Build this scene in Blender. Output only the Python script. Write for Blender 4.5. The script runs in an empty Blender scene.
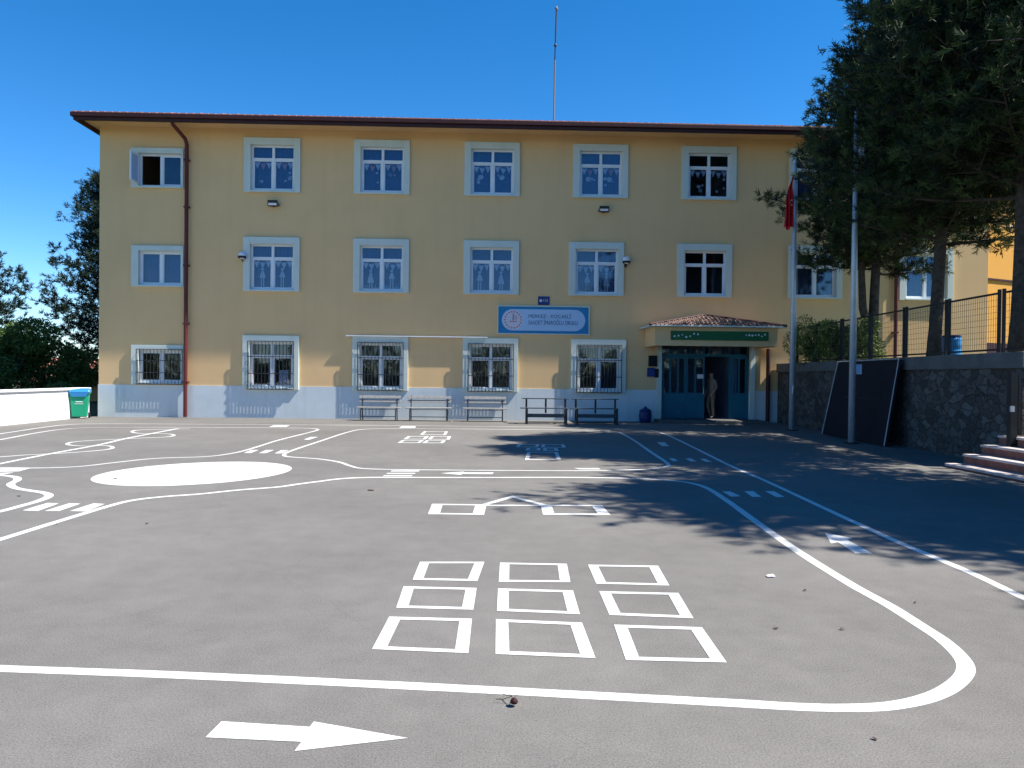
import bpy, bmesh, math, random
import numpy as np
from mathutils import Vector, Matrix, noise
R = math.radians
random.seed(7)
sc = bpy.context.scene
COL = sc.collection

# ------------------------------------------------------------------ camera
F_PX, CAM_H = 769.0, 1.55
YAW, PITCH, ROLL = R(1.75), R(0.6), R(0.606)
YF = 26.88                       # plane of the school front
fwd = Vector((math.sin(YAW)*math.cos(PITCH), math.cos(YAW)*math.cos(PITCH), -math.sin(PITCH)))
rt0 = Vector((math.cos(YAW), -math.sin(YAW), 0))
up0 = rt0.cross(fwd)
rt = rt0*math.cos(ROLL) + up0*math.sin(ROLL)
up = up0*math.cos(ROLL) - rt0*math.sin(ROLL)
CP = Vector((0, 0, CAM_H))
cam = bpy.data.cameras.new('camera'); co = bpy.data.objects.new('camera', cam); COL.objects.link(co)
cam.sensor_width = 36; cam.lens = F_PX/1024*36; cam.clip_start = .05; cam.clip_end = 5000
co.matrix_world = Matrix(((rt.x, up.x, -fwd.x, CP.x), (rt.y, up.y, -fwd.y, CP.y), (rt.z, up.z, -fwd.z, CP.z), (0, 0, 0, 1)))
sc.camera = co

def ray(px, py): return fwd + rt*((px-512)/F_PX) - up*((py-384)/F_PX)
def G(px, py, z=0.0):            # surveyed point on the ground
    d = ray(px, py); t = (z-CAM_H)/d.z; p = CP + d*t
    return (p.x, p.y)
def W(px, py, Y=YF):             # surveyed point on an upright plane parallel to the front
    d = ray(px, py); p = CP + d*(Y/d.y)
    return p.x, p.z

# ------------------------------------------------------------------ light
SUNV = Vector((-.74, .142, -1.0))           # the way the light travels
sl = bpy.data.lights.new('sun', 'SUN'); so = bpy.data.objects.new('sun', sl); COL.objects.link(so)
sl.energy = 5.0; sl.angle = R(.55); sl.color = (1.0, .95, .87)
so.rotation_euler = SUNV.to_track_quat('-Z', 'Y').to_euler(); so.location = (20, -5, 30)
w = bpy.data.worlds.new('World'); sc.world = w; w.use_nodes = True
nt = w.node_tree; bg = nt.nodes['Background']
sky = nt.nodes.new('ShaderNodeTexSky'); sky.sky_type = 'NISHITA'; sky.sun_disc = False
ts = -SUNV.normalized()
sky.sun_elevation = math.asin(ts.z); sky.sun_rotation = math.atan2(ts.x, ts.y)
sky.altitude = 1000; sky.air_density = .85; sky.dust_density = 0.0; sky.ozone_density = 3.0
hs = nt.nodes.new('ShaderNodeHueSaturation'); hs.inputs['Saturation'].default_value = 1.35; hs.inputs['Value'].default_value = 1.0
nt.links.new(sky.outputs[0], hs.inputs['Color']); nt.links.new(hs.outputs[0], bg.inputs[0]); bg.inputs[1].default_value = .112
sc.view_settings.view_transform = 'Standard'; sc.view_settings.look = 'None'
sc.view_settings.exposure = 0.95; sc.view_settings.gamma = 1

# ------------------------------------------------------------------ materials
def mat(name, col, rough=.8, metal=0, var=.12, scale=3.0, bump=0, bscale=60, col2=None, spec=.3, dirt=0):
    m = bpy.data.materials.new(name); m.use_nodes = True
    n = m.node_tree.nodes; l = m.node_tree.links; b = n['Principled BSDF']
    b.inputs['Roughness'].default_value = rough; b.inputs['Metallic'].default_value = metal
    b.inputs['Specular IOR Level'].default_value = spec
    tc = n.new('ShaderNodeTexCoord')
    t = n.new('ShaderNodeTexNoise'); t.inputs['Scale'].default_value = scale; t.inputs['Detail'].default_value = 6
    t.inputs['Roughness'].default_value = .6
    l.new(tc.outputs['Object'], t.inputs['Vector'])
    cr = n.new('ShaderNodeValToRGB'); cr.color_ramp.elements[0].position = .3; cr.color_ramp.elements[1].position = .7
    c2 = col2 or tuple(c*(1-var) for c in col)
    c1 = col if col2 else tuple(min(1, c*(1+var*.6)) for c in col)
    cr.color_ramp.elements[0].color = (*c2, 1); cr.color_ramp.elements[1].color = (*c1, 1)
    l.new(t.outputs['Fac'], cr.inputs[0])
    out = cr.outputs[0]
    if dirt:
        mp = n.new('ShaderNodeMapping'); mp.inputs['Scale'].default_value = (1.4, 1.4, .12)
        l.new(tc.outputs['Object'], mp.inputs['Vector'])
        t3 = n.new('ShaderNodeTexNoise'); t3.inputs['Scale'].default_value = 2.2; t3.inputs['Detail'].default_value = 8
        l.new(mp.outputs[0], t3.inputs['Vector'])
        r3 = n.new('ShaderNodeMapRange'); r3.inputs['From Min'].default_value = .5; r3.inputs['From Max'].default_value = .78
        r3.inputs['To Min'].default_value = 0; r3.inputs['To Max'].default_value = dirt
        l.new(t3.outputs['Fac'], r3.inputs['Value'])
        mx = n.new('ShaderNodeMix'); mx.data_type = 'RGBA'; mx.inputs['B'].default_value = (col[0]*.6, col[1]*.58, col[2]*.55, 1)
        l.new(r3.outputs[0], mx.inputs['Factor']); l.new(out, mx.inputs['A']); out = mx.outputs['Result']
    l.new(out, b.inputs['Base Color'])
    if bump:
        t2 = n.new('ShaderNodeTexNoise'); t2.inputs['Scale'].default_value = bscale; t2.inputs['Detail'].default_value = 4
        l.new(tc.outputs['Object'], t2.inputs['Vector'])
        bp = n.new('ShaderNodeBump'); bp.inputs['Strength'].default_value = bump; bp.inputs['Distance'].default_value = .02
        l.new(t2.outputs['Fac'], bp.inputs['Height']); l.new(bp.outputs[0], b.inputs['Normal'])
    return m

M = {}
M['wall'] = mat('yellow render', (.74, .49, .245), .9, var=.05, scale=.7, bump=.10, bscale=35, dirt=.12)
M['plinth'] = mat('pale blue paint', (.60, .655, .665), .8, var=.07, scale=1.2, bump=.1, bscale=30, dirt=.35)
M['surround'] = mat('pale window surround paint', (.585, .645, .59), .8, var=.05, scale=2, bump=.05, dirt=.2)
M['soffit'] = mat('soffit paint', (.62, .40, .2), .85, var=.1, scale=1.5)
M['gutter'] = mat('maroon gutter metal', (.050, .014, .013), .55, var=.25, scale=2)
M['pipe'] = mat('red downpipe', (.11, .022, .021), .5, var=.2, scale=2)
M['pvc'] = mat('white plastic frame', (.72, .76, .8), .4, var=.04)
M['paper_w'] = mat('white paper', (.75, .72, .75), .9, var=.05)
M['paper_p'] = mat('pink paper', (.7, .3, .33), .9, var=.05)
M['paper_b'] = mat('light blue paper', (.3, .55, .75), .9, var=.05)
M['grille'] = mat('dark grille paint', (.028, .028, .032), .5, var=.2)
M['room'] = mat('room plaster', (.24, .30, .42), .9, var=.1)
M['sky_tint_sheet'] = mat('reflected sky blue', (.075, .13, .27), .9, var=.15, scale=8)  # sky reflection of the upper panes, put into a plain colour
M['tile'] = mat('roof tile', (.52, .22, .15), .8, var=.3, scale=4, bump=.2, bscale=12)
M['tile_old'] = mat('weathered canopy tile', (.19, .125, .105), .9, var=.4, scale=5, bump=.2, bscale=12)
M['teal'] = mat('teal door paint', (.012, .13, .20), .4, var=.12)
M['green_sign'] = mat('green sign sheet', (.015, .12, .045), .5, var=.1, scale=1)
M['blue_sign'] = mat('blue sign sheet', (.01, .20, .42), .4, var=.06)
M['light_sign'] = mat('pale blue sign sheet', (.40, .56, .78), .4, var=.04)
M['navy'] = mat('navy enamel', (.015, .04, .18), .4, var=.1)
M['ink'] = mat('dark ink', (.02, .05, .12), .7, var=.05)
M['logo'] = mat('red ink', (.50, .18, .2), .7, var=.05)
M['logo_bg'] = mat('logo pale', (.62, .60, .70), .7, var=.05)
M['dark_metal'] = mat('dark bench metal', (.03, .035, .04), .5, metal=.2, var=.2)
M['slat'] = mat('weathered bench slats', (.30, .29, .27), .8, var=.25, scale=9)
M['slat_dark'] = mat('dark bench boards', (.06, .08, .10), .6, var=.25, scale=9)
M['mast'] = mat('grey mast', (.16, .17, .19), .6, var=.1)
M['steel'] = mat('galvanised pole', (.50, .54, .58), .45, metal=.35, var=.12, scale=5)
M['black'] = mat('black board', (.006, .008, .015), .7, var=.3)
M['fence'] = mat('dark fence paint', (.015, .018, .02), .5, var=.2)
M['white_wall'] = mat('white wall paint', (.80, .80, .80), .85, var=.04, scale=2, bump=.1, bscale=20, dirt=.12)
M['bin_green'] = mat('green bin plastic', (.01, .30, .16), .45, var=.06, spec=.4)
M['bin_blue'] = mat('blue lid plastic', (.03, .22, .50), .4, var=.06, spec=.4)
M['bin_dark'] = mat('dark blue plastic', (.012, .035, .13), .4, var=.1)
M['concrete'] = mat('coping concrete', (.12, .12, .115), .9, var=.25, scale=3, bump=.25, bscale=30, dirt=.4)
M['brick_step'] = mat('brick riser', (.24, .10, .075), .85, var=.3, scale=7, bump=.3, bscale=25)
M['step_top'] = mat('worn step edge', (.50, .44, .42), .85, var=.2, scale=6, bump=.2, bscale=30)
M['orange'] = mat('orange render', (.62, .31, .06), .9, var=.08, scale=.8, bump=.1)
M['bark'] = mat('pine bark', (.075, .060, .050), .95, var=.5, scale=9, bump=1.0, bscale=14)
M['red'] = mat('red flag cloth', (.50, .012, .02), .8, var=.15, scale=5)
M['white'] = mat('white cloth', (.75, .75, .78), .8, var=.05)
M['skin'] = mat('skin', (.40, .24, .17), .6, var=.05)
M['shirt'] = mat('beige shirt', (.26, .19, .145), .9, var=.1)
M['trousers'] = mat('tan trousers', (.20, .155, .11), .9, var=.1)
M['hair'] = mat('dark hair', (.015, .011, .01), .7, var=.2)
M['shoe'] = mat('shoe leather', (.03, .03, .035), .5, var=.2)
M['leaf_dry'] = mat('dry leaf', (.09, .055, .035), .9, var=.3)
M['soil'] = mat('grass and soil', (.10, .13, .04), .95, col2=(.12, .09, .05), scale=1.5, bump=.4, bscale=30)
M['far_grass'] = mat('far grass', (.07, .10, .035), .95, col2=(.10, .10, .05), scale=.05)
M['red_seed'] = mat('seed pod', (.035, .008, .007), .7, var=.3)

def foliage(name, c1, c2):
    m = bpy.data.materials.new(name); m.use_nodes = True
    n = m.node_tree.nodes; l = m.node_tree.links; b = n['Principled BSDF']
    b.inputs['Roughness'].default_value = .6; b.inputs['Specular IOR Level'].default_value = .25
    tc = n.new('ShaderNodeTexCoord'); t = n.new('ShaderNodeTexNoise'); t.inputs['Scale'].default_value = 2.6; t.inputs['Detail'].default_value = 4
    l.new(tc.outputs['Object'], t.inputs['Vector'])
    cr = n.new('ShaderNodeValToRGB'); cr.color_ramp.elements[0].position = .42; cr.color_ramp.elements[1].position = .66
    cr.color_ramp.elements[0].color = (*c1, 1); cr.color_ramp.elements[1].color = (*c2, 1)
    l.new(t.outputs['Fac'], cr.inputs[0]); l.new(cr.outputs[0], b.inputs['Base Color'])
    tr = n.new('ShaderNodeBsdfTranslucent'); l.new(cr.outputs[0], tr.inputs['Color'])
    mx = n.new('ShaderNodeMixShader'); mx.inputs[0].default_value = .14
    l.new(b.outputs[0], mx.inputs[1]); l.new(tr.outputs[0], mx.inputs[2]); l.new(mx.outputs[0], n['Material Output'].inputs[0])
    return m
M['needles'] = foliage('pine needles', (.010, .020, .012), (.085, .135, .04))  # sunlit highlights and dark clumps of the crowns painted by the two tones
M['spruce'] = foliage('spruce needles', (.010, .024, .018), (.035, .065, .032))
M['leaves'] = foliage('broad leaves', (.05, .095, .025), (.13, .20, .05))
M['hedge'] = foliage('hedge leaves', (.09, .13, .03), (.24, .28, .07))

def asphalt(name, col, speck=.5, wear=0):
    m = bpy.data.materials.new(name); m.use_nodes = True
    n = m.node_tree.nodes; l = m.node_tree.links; b = n['Principled BSDF']
    b.inputs['Roughness'].default_value = .88; b.inputs['Specular IOR Level'].default_value = .25
    tc = n.new('ShaderNodeTexCoord')
    def nz(s, d, r=.6):
        t = n.new('ShaderNodeTexNoise'); t.inputs['Scale'].default_value = s; t.inputs['Detail'].default_value = d; t.inputs['Roughness'].default_value = r
        l.new(tc.outputs['Object'], t.inputs['Vector']); return t
    def rng(src, a, b_, lo, hi):
        r = n.new('ShaderNodeMapRange'); r.inputs['From Min'].default_value = a; r.inputs['From Max'].default_value = b_
        r.inputs['To Min'].default_value = lo; r.inputs['To Max'].default_value = hi; l.new(src, r.inputs['Value']); return r.outputs[0]
    def mul(a, b_):
        x = n.new('ShaderNodeMath'); x.operation = 'MULTIPLY'; l.new(a, x.inputs[0]); l.new(b_, x.inputs[1]); return x.outputs[0]
    big = rng(nz(.35, 5, .6).outputs['Fac'], .3, .7, .84, 1.13)
    mid = rng(nz(3.5, 6, .7).outputs['Fac'], .3, .7, .90, 1.09)
    fine = rng(nz(110, 3, .7).outputs['Fac'], .28, .72, 1-speck*.42, 1+speck*.42)
    vo = n.new('ShaderNodeTexVoronoi'); vo.inputs['Scale'].default_value = 70; l.new(tc.outputs['Object'], vo.inputs['Vector'])
    hole = rng(vo.outputs['Distance'], .06, .16, .45, 1)
    wn = rng(nz(25, 2).outputs['Fac'], .50, .62, 1, 0)     # holes only here and there
    mxh = n.new('ShaderNodeMath'); mxh.operation = 'MAXIMUM'; l.new(hole, mxh.inputs[0]); l.new(wn, mxh.inputs[1])
    # cracks
    vc = n.new('ShaderNodeTexVoronoi'); vc.feature = 'DISTANCE_TO_EDGE'; vc.inputs['Scale'].default_value = .22
    ad = n.new('ShaderNodeMixRGB'); ad.blend_type = 'ADD'; ad.inputs[0].default_value = .35
    dn = nz(1.2, 8, .7); l.new(tc.outputs['Object'], ad.inputs[1]); l.new(dn.outputs['Color'], ad.inputs[2]); l.new(ad.outputs[0], vc.inputs['Vector'])
    crk = rng(vc.outputs['Distance'], .0, .0012, .86, 1)
    v = mul(mul(mul(big, mid), mul(fine, mxh.outputs[0])), crk)
    # light and dark grit
    gv = n.new('ShaderNodeTexVoronoi'); gv.inputs['Scale'].default_value = 9; l.new(tc.outputs['Object'], gv.inputs['Vector'])
    grit = rng(gv.outputs['Distance'], .018, .03, .55, 1)
    v = mul(v, grit)
    cm = n.new('ShaderNodeMixRGB'); cm.blend_type = 'MULTIPLY'; cm.inputs[0].default_value = 1; cm.inputs[1].default_value = (*col, 1)
    l.new(v, cm.inputs[2]); fin = cm.outputs[0]
    if wear:
        a_ = rng(nz(55, 6, .75).outputs['Fac'], .56, .66, 0, 1); b2 = rng(nz(2.3, 4, .6).outputs['Fac'], .42, .66, .05, 1)
        wm = mul(a_, b2); w2 = n.new('ShaderNodeMath'); w2.operation = 'MULTIPLY'; w2.inputs[1].default_value = wear; l.new(wm, w2.inputs[0])
        gr_ = n.new('ShaderNodeMixRGB'); gr_.inputs[2].default_value = (.22, .21, .20, 1); l.new(w2.outputs[0], gr_.inputs[0]); l.new(fin, gr_.inputs[1])
        gb = rng(nz(.8, 6, .7).outputs['Fac'], .48, .72, 0, .22); g2 = n.new('ShaderNodeMixRGB'); g2.inputs[2].default_value = (.40, .39, .37, 1); l.new(gb, g2.inputs[0]); l.new(gr_.outputs[0], g2.inputs[1]); fin = g2.outputs[0]
    l.new(fin, b.inputs['Base Color'])
    bp = n.new('ShaderNodeBump'); bp.inputs['Strength'].default_value = .35; bp.inputs['Distance'].default_value = .006
    l.new(nz(160, 3, .7).outputs['Fac'], bp.inputs['Height']); l.new(bp.outputs[0], b.inputs['Normal'])
    return m
M['asphalt'] = asphalt('worn asphalt', (.162, .154, .142), 1.0)
M['paint'] = asphalt('road paint', (.62, .62, .60), .30, .9)

def stone():
    m = bpy.data.materials.new('rubble stone'); m.use_nodes = True
    n = m.node_tree.nodes; l = m.node_tree.links; b = n['Principled BSDF']; b.inputs['Roughness'].default_value = .9
    tc = n.new('ShaderNodeTexCoord'); mp = n.new('ShaderNodeMapping'); mp.inputs['Scale'].default_value = (1, 1, 1.5)
    l.new(tc.outputs['Object'], mp.inputs['Vector'])
    dn = n.new('ShaderNodeTexNoise'); dn.inputs['Scale'].default_value = 4
    l.new(mp.outputs[0], dn.inputs['Vector'])
    ad = n.new('ShaderNodeMixRGB'); ad.blend_type = 'ADD'; ad.inputs[0].default_value = .30
    l.new(mp.outputs[0], ad.inputs[1]); l.new(dn.outputs['Color'], ad.inputs[2])
    v1 = n.new('ShaderNodeTexVoronoi'); v1.inputs['Scale'].default_value = 3.8; l.new(ad.outputs[0], v1.inputs['Vector'])
    v2 = n.new('ShaderNodeTexVoronoi'); v2.feature = 'DISTANCE_TO_EDGE'; v2.inputs['Scale'].default_value = 3.8; l.new(ad.outputs[0], v2.inputs['Vector'])
    bw = n.new('ShaderNodeRGBToBW'); l.new(v1.outputs['Color'], bw.inputs[0])
    cr = n.new('ShaderNodeValToRGB'); cr.color_ramp.elements[0].color = (.045, .038, .032, 1); cr.color_ramp.elements[1].color = (.105, .10, .09, 1)
    cr.color_ramp.elements[0].position = .2; cr.color_ramp.elements[1].position = .8
    l.new(bw.outputs[0], cr.inputs[0])
    nn = n.new('ShaderNodeTexNoise'); nn.inputs['Scale'].default_value = 12; nn.inputs['Detail'].default_value = 6; l.new(tc.outputs['Object'], nn.inputs['Vector'])
    m1 = n.new('ShaderNodeMixRGB'); m1.blend_type = 'OVERLAY'; m1.inputs[0].default_value = .6; l.new(cr.outputs[0], m1.inputs[1]); l.new(nn.outputs['Fac'], m1.inputs[2])
    rg = n.new('ShaderNodeMapRange'); rg.inputs['From Max'].default_value = .05; l.new(v2.outputs['Distance'], rg.inputs['Value'])
    m2 = n.new('ShaderNodeMixRGB'); m2.inputs[1].default_value = (.07, .067, .06, 1); l.new(rg.outputs[0], m2.inputs[0]); l.new(m1.outputs[0], m2.inputs[2])
    l.new(m2.outputs[0], b.inputs['Base Color'])
    bp = n.new('ShaderNodeBump'); bp.inputs['Strength'].default_value = .9; bp.inputs['Distance'].default_value = .05
    l.new(rg.outputs[0], bp.inputs['Height']); l.new(bp.outputs[0], b.inputs['Normal'])
    return m
M['stone'] = stone()

def glass():
    m = bpy.data.materials.new('window glass'); m.use_nodes = True
    n = m.node_tree.nodes; l = m.node_tree.links; n.remove(n['Principled BSDF'])
    g = n.new('ShaderNodeBsdfGlossy'); g.inputs['Roughness'].default_value = .03; g.inputs['Color'].default_value = (.85, .92, 1, 1)
    t = n.new('ShaderNodeBsdfTransparent'); t.inputs['Color'].default_value = (.82, .88, .95, 1)
    fr = n.new('ShaderNodeFresnel'); fr.inputs['IOR'].default_value = 1.6
    mx = n.new('ShaderNodeMixShader'); l.new(fr.outputs[0], mx.inputs[0]); l.new(t.outputs[0], mx.inputs[1]); l.new(g.outputs[0], mx.inputs[2])
    tc = n.new('ShaderNodeTexCoord'); nz = n.new('ShaderNodeTexNoise'); nz.inputs['Scale'].default_value = .9
    l.new(tc.outputs['Object'], nz.inputs['Vector'])
    bp = n.new('ShaderNodeBump'); bp.inputs['Strength'].default_value = .05; bp.inputs['Distance'].default_value = .1
    l.new(nz.outputs['Fac'], bp.inputs['Height']); l.new(bp.outputs[0], g.inputs['Normal'])
    l.new(mx.outputs[0], n['Material Output'].inputs[0])
    return m
M['glass'] = glass()

# ------------------------------------------------------------------ mesh helpers
class MB:
    def __init__(s): s.v = []; s.f = []; s.m = []
    def face(s, pts, mi=0):
        i = len(s.v); s.v += [tuple(p) for p in pts]; s.f.append(tuple(range(i, i+len(pts)))); s.m.append(mi)
    def box(s, a, b, mi=0, bev=0):
        x0, x1 = sorted((a[0], b[0])); y0, y1 = sorted((a[1], b[1])); z0, z1 = sorted((a[2], b[2]))
        i = len(s.v)
        s.v += [(x, y, z) for z in (z0, z1) for (x, y) in ((x0, y0), (x1, y0), (x1, y1), (x0, y1))]
        for q in ((0, 3, 2, 1), (4, 5, 6, 7), (0, 1, 5, 4), (1, 2, 6, 5), (2, 3, 7, 6), (3, 0, 4, 7)):
            s.f.append(tuple(i+k for k in q)); s.m.append(mi)
        return s
    def hexa(s, P, mi=0):        # 8 points, bottom ring then top ring
        i = len(s.v); s.v += [tuple(p) for p in P]
        for q in ((0, 3, 2, 1), (4, 5, 6, 7), (0, 1, 5, 4), (1, 2, 6, 5), (2, 3, 7, 6), (3, 0, 4, 7)):
            s.f.append(tuple(i+k for k in q)); s.m.append(mi)
        return s
    def tube(s, path, rad, n=8, mi=0, cap=True):
        path = [Vector(p) for p in path]
        if not hasattr(rad, '__len__'): rad = [rad]*len(path)
        i0 = len(s.v); prev = None
        for k, p in enumerate(path):
            d = (path[min(k+1, len(path)-1)] - path[max(k-1, 0)]).normalized()
            if prev is None:
                a = d.orthogonal().normalized()
            else:
                a = prev - d*prev.dot(d)
                a = a.normalized() if a.length > 1e-6 else d.orthogonal().normalized()
            prev = a; b = d.cross(a)
            for j in range(n):
                t = 2*math.pi*j/n
                q = p + (a*math.cos(t) + b*math.sin(t))*rad[k]; s.v.append(tuple(q))
        for k in range(len(path)-1):
            for j in range(n):
                a0 = i0+k*n+j; a1 = i0+k*n+(j+1) % n
                s.f.append((a0, a1, a1+n, a0+n)); s.m.append(mi)
        if cap:
            s.f.append(tuple(i0+j for j in reversed(range(n)))); s.m.append(mi)
            k = i0+(len(path)-1)*n; s.f.append(tuple(k+j for j in range(n))); s.m.append(mi)
        return s
    def lathe(s, prof, c=(0, 0, 0), n=16, mi=0):
        i0 = len(s.v)
        for r, z in prof:
            for j in range(n):
                t = 2*math.pi*j/n; s.v.append((c[0]+r*math.cos(t), c[1]+r*math.sin(t), c[2]+z))
        for k in range(len(prof)-1):
            for j in range(n):
                a0 = i0+k*n+j; a1 = i0+k*n+(j+1) % n
                s.f.append((a0, a1, a1+n, a0+n)); s.m.append(mi)
        s.f.append(tuple(i0+j for j in reversed(range(n)))); s.m.append(mi)
        k = i0+(len(prof)-1)*n; s.f.append(tuple(k+j for j in range(n))); s.m.append(mi)
        return s
    def build(s, name, mats, parent=None, smooth=False, bevel=0):
        me = bpy.data.meshes.new(name); me.from_pydata(s.v, [], s.f)
        if not isinstance(mats, (list, tuple)): mats = [mats]
        for m in mats: me.materials.append(m)
        if len(mats) > 1: me.polygons.foreach_set('material_index', s.m)
        if smooth: me.polygons.foreach_set('use_smooth', [True]*len(s.f))
        me.update()
        o = bpy.data.objects.new(name, me); COL.objects.link(o)
        if parent: o.parent = parent
        if bevel:
            b = o.modifiers.new('bevel', 'BEVEL'); b.width = bevel; b.segments = 2; b.limit_method = 'ANGLE'
        return o
def tag(o, label=None, cat=None, group=None, kind=None):
    if label: o['label'] = label
    if cat: o['category'] = cat
    if group: o['group'] = group
    if kind: o['kind'] = kind
    return o
def empty(name, loc=(0, 0, 0), rz=0):
    o = bpy.data.objects.new(name, None); COL.objects.link(o); o.location = loc; o.rotation_euler = (0, 0, rz); o.empty_display_size = .3
    return o
def copy_tree(o, parent=None):
    c = o.copy(); COL.objects.link(c); c.parent = parent
    for ch in list(o.children): copy_tree(ch, c)
    return c
def struct(o): o['kind'] = 'structure'; return o
def text_mesh(body, size, name, m, parent, loc, extr=.004, align='LEFT', sx=1.0):
    cu = bpy.data.curves.new('t', 'FONT'); cu.body = body; cu.size = size; cu.extrude = extr; cu.align_x = align; cu.align_y = 'CENTER'; cu.offset = .0
    t = bpy.data.objects.new('t', cu); COL.objects.link(t)
    bpy.context.view_layer.update()
    me = bpy.data.meshes.new_from_object(t.evaluated_get(bpy.context.evaluated_depsgraph_get()))
    COL.objects.unlink(t); bpy.data.objects.remove(t)
    me.materials.clear(); me.materials.append(m)
    o = bpy.data.objects.new(name, me); COL.objects.link(o); o.parent = parent; o.location = loc; o.rotation_euler = (R(90), 0, 0); o.scale = (sx, 1, 1)
    return o

# ------------------------------------------------------------------ ground
g = MB(); g.face([(-2500, -2500, -.06), (2500, -2500, -.06), (2500, 2500, -.06), (-2500, 2500, -.06)])
struct(g.build('ground', M['far_grass']))
g = MB(); g.face([(-13.6, -12, 0), (14, -12, 0), (14, 27.2, 0), (-13.6, 27.2, 0)])
struct(g.build('schoolyard', M['asphalt']))
XL = W(98.5, 417)[0]             # left corner of the school
XR = W(987.5, 300)[0]            # right corner

# painted markings -------------------------------------------------
zc = [.0012]
def nextz():
    zc[0] += .00004; return zc[0]
def smooth(pts, n=10):
    P = [Vector(p) for p in pts]; out = []
    for i in range(len(P)-1):
        p0 = P[max(i-1, 0)]; p1 = P[i]; p2 = P[i+1]; p3 = P[min(i+2, len(P)-1)]
        for k in range(n):
            t = k/n
            # centripetal-ish: hermite with limited tangents
            L = (p2-p1).length
            m1 = (p2-p0); m1 = m1.normalized()*L if m1.length else Vector((0, 0)); m2 = (p3-p1); m2 = m2.normalized()*L if m2.length else Vector((0, 0))
            h = (2*t**3-3*t*t+1)*p1 + (t**3-2*t*t+t)*m1 + (-2*t**3+3*t*t)*p2 + (t**3-t*t)*m2
            out.append(h)
    out.append(P[-1]); return out
def strip(name, px, wd=.1, sm=True, mb=None, n=8, close=False):
    pts = [Vector(G(*p)) for p in px]
    if sm: pts = smooth(pts, n)
    z = nextz(); own = mb is None
    mb = mb or MB(); i0 = len(mb.v); N = len(pts)
    for k, p in enumerate(pts):
        if close: a, b = pts[(k-1) % N], pts[(k+1) % N]
        else: a, b = pts[max(k-1, 0)], pts[min(k+1, N-1)]
        d1 = (p-a).normalized() if (p-a).length > 1e-6 else (b-p).normalized(); d2 = (b-p).normalized() if (b-p).length > 1e-6 else d1
        d = (d1+d2); d = d.normalized() if d.length > 1e-6 else d1
        nn = Vector((-d.y, d.x)); c = max(.5, d.dot(d1))
        h = wd*.5/c*(1+.05*noise.noise(Vector((p.x*4, p.y*4, z*100))))
        mb.v += [(p.x+nn.x*h, p.y+nn.y*h, z), (p.x-nn.x*h, p.y-nn.y*h, z)]
    for k in range(N if close else N-1):
        a = i0+2*k; b = i0+2*((k+1) % N)
        mb.f.append((a, a+1, b+1, b)); mb.m.append(0)
    if own: return struct(mb.build(name, M['paint']))
def narrow(q):                  # trim the worn long sides of a bar
    m = sum(p[0] for p in q)/4; my = sum(p[1] for p in q)/4; ks = (q[0][0]-q[-1][0])*0
    q = sorted(q, key=lambda p: p[1]); t = sorted(q[:2]); b = sorted(q[2:]); f = lambda a, c: ((a[0]*.9+c[0]*.1, a[1]), (c[0]*.9+a[0]*.1, c[1]))
    t0, t1 = f(*t); b0, b1 = f(*b); return [t0, b0, b1, t1]
def quads(name, L):
    mb = MB()
    for q in L:
        if 'crossing' in name and max(p[1] for p in q)-min(p[1] for p in q) > 2: q = narrow(q)
        z = nextz(); mb.face([(*G(*p), z) for p in q])
    return struct(mb.build(name, M['paint']))
strip('track_line', [(-60,666),(0,668.6),(164,674.6),(420,686.5),(600,696),(740,703.5),(800,707),(850,708),(890,706),(925,699),(950,688),(965,673),(963,660),(944,641),(920,625),(890,606),(852,585),(796,550),(751,518),(726,500),(704.5,487),(687,482.4),(669,480.4),(640,478.6),(580,477.5),(480,477.5),(400,477.4),(366,477.5),(340.6,478.8),(317,481.7),(297.7,484.2),(278,487),(239,490),(200,494),(166,496.5),(136.7,499.7),(117,503.8),(58.6,521.3),(0,539.5),(-60,558)], .09, n=6)
strip('track_line', [(1100,633),(1024,598),(972.6,573.5),(890,538.5),(762.5,479.5),(732,466.5),(696.7,449),(675,438.5),(660,432.5),(640,429.5),(600,428),(505,426.6),(380,425.4),(200,424.2),(88,423.9),(58,425.5),(0,433.8),(-40,439)], .08, n=5)
strip('track_line', [(-40,446),(0,439.7),(39,432.5),(68,428.7),(100,427.4),(200,427.4),(290,428),(311,428.4),(318,429.6),(309,432.5),(278,440.3),(243,451),(219.5,455.3),(200,456.9),(156,458.4),(117,462.3),(78,466.6),(39,468),(0,467.6),(-30,467)], .075, n=6)
strip('track_line', [(620,432.5),(634,440.4),(653.7,454),(668,463.8),(666.4,466.6),(653.7,468.7),(610,470.3),(560,470.7),(400,469.6),(362,468.4),(350.4,465.9),(338.7,462),(317,458.8),(288,456.7),(284,454.8),(288,452),(317,442.2),(352.3,431),(368,429),(400,428.6),(500,429.3),(600,430.5),(620,432.5)], .075, n=6)
strip('track_line', [(-30,474),(0,475.2),(15.6,477.2),(17,480.3),(10.7,484),(15.6,488),(29,490.5),(44,492.8),(49,496),(39,500.8),(19.5,506.3),(0,511.5),(-30,518)], .10, n=6)
strip('balance_line', [(-30,470),(0,463.7),(49,454),(98,445),(127,438.3),(178,428.6)], .10)
strip('wavy_line', [(-20,458),(0,456.9),(29,454.8),(58.6,453.4),(88,451.4),(109,449.2),(112.5,447.2),(105.5,445.7),(84,446),(68.4,444.8),(72,442.2),(94,440.3),(117,439.3),(137,438.2),(166,437),(174,435.2),(166,433.8),(140.6,433.4),(132,431.7),(140.6,429.9),(166,429.2),(190,428.9)], .075, n=6)
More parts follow.
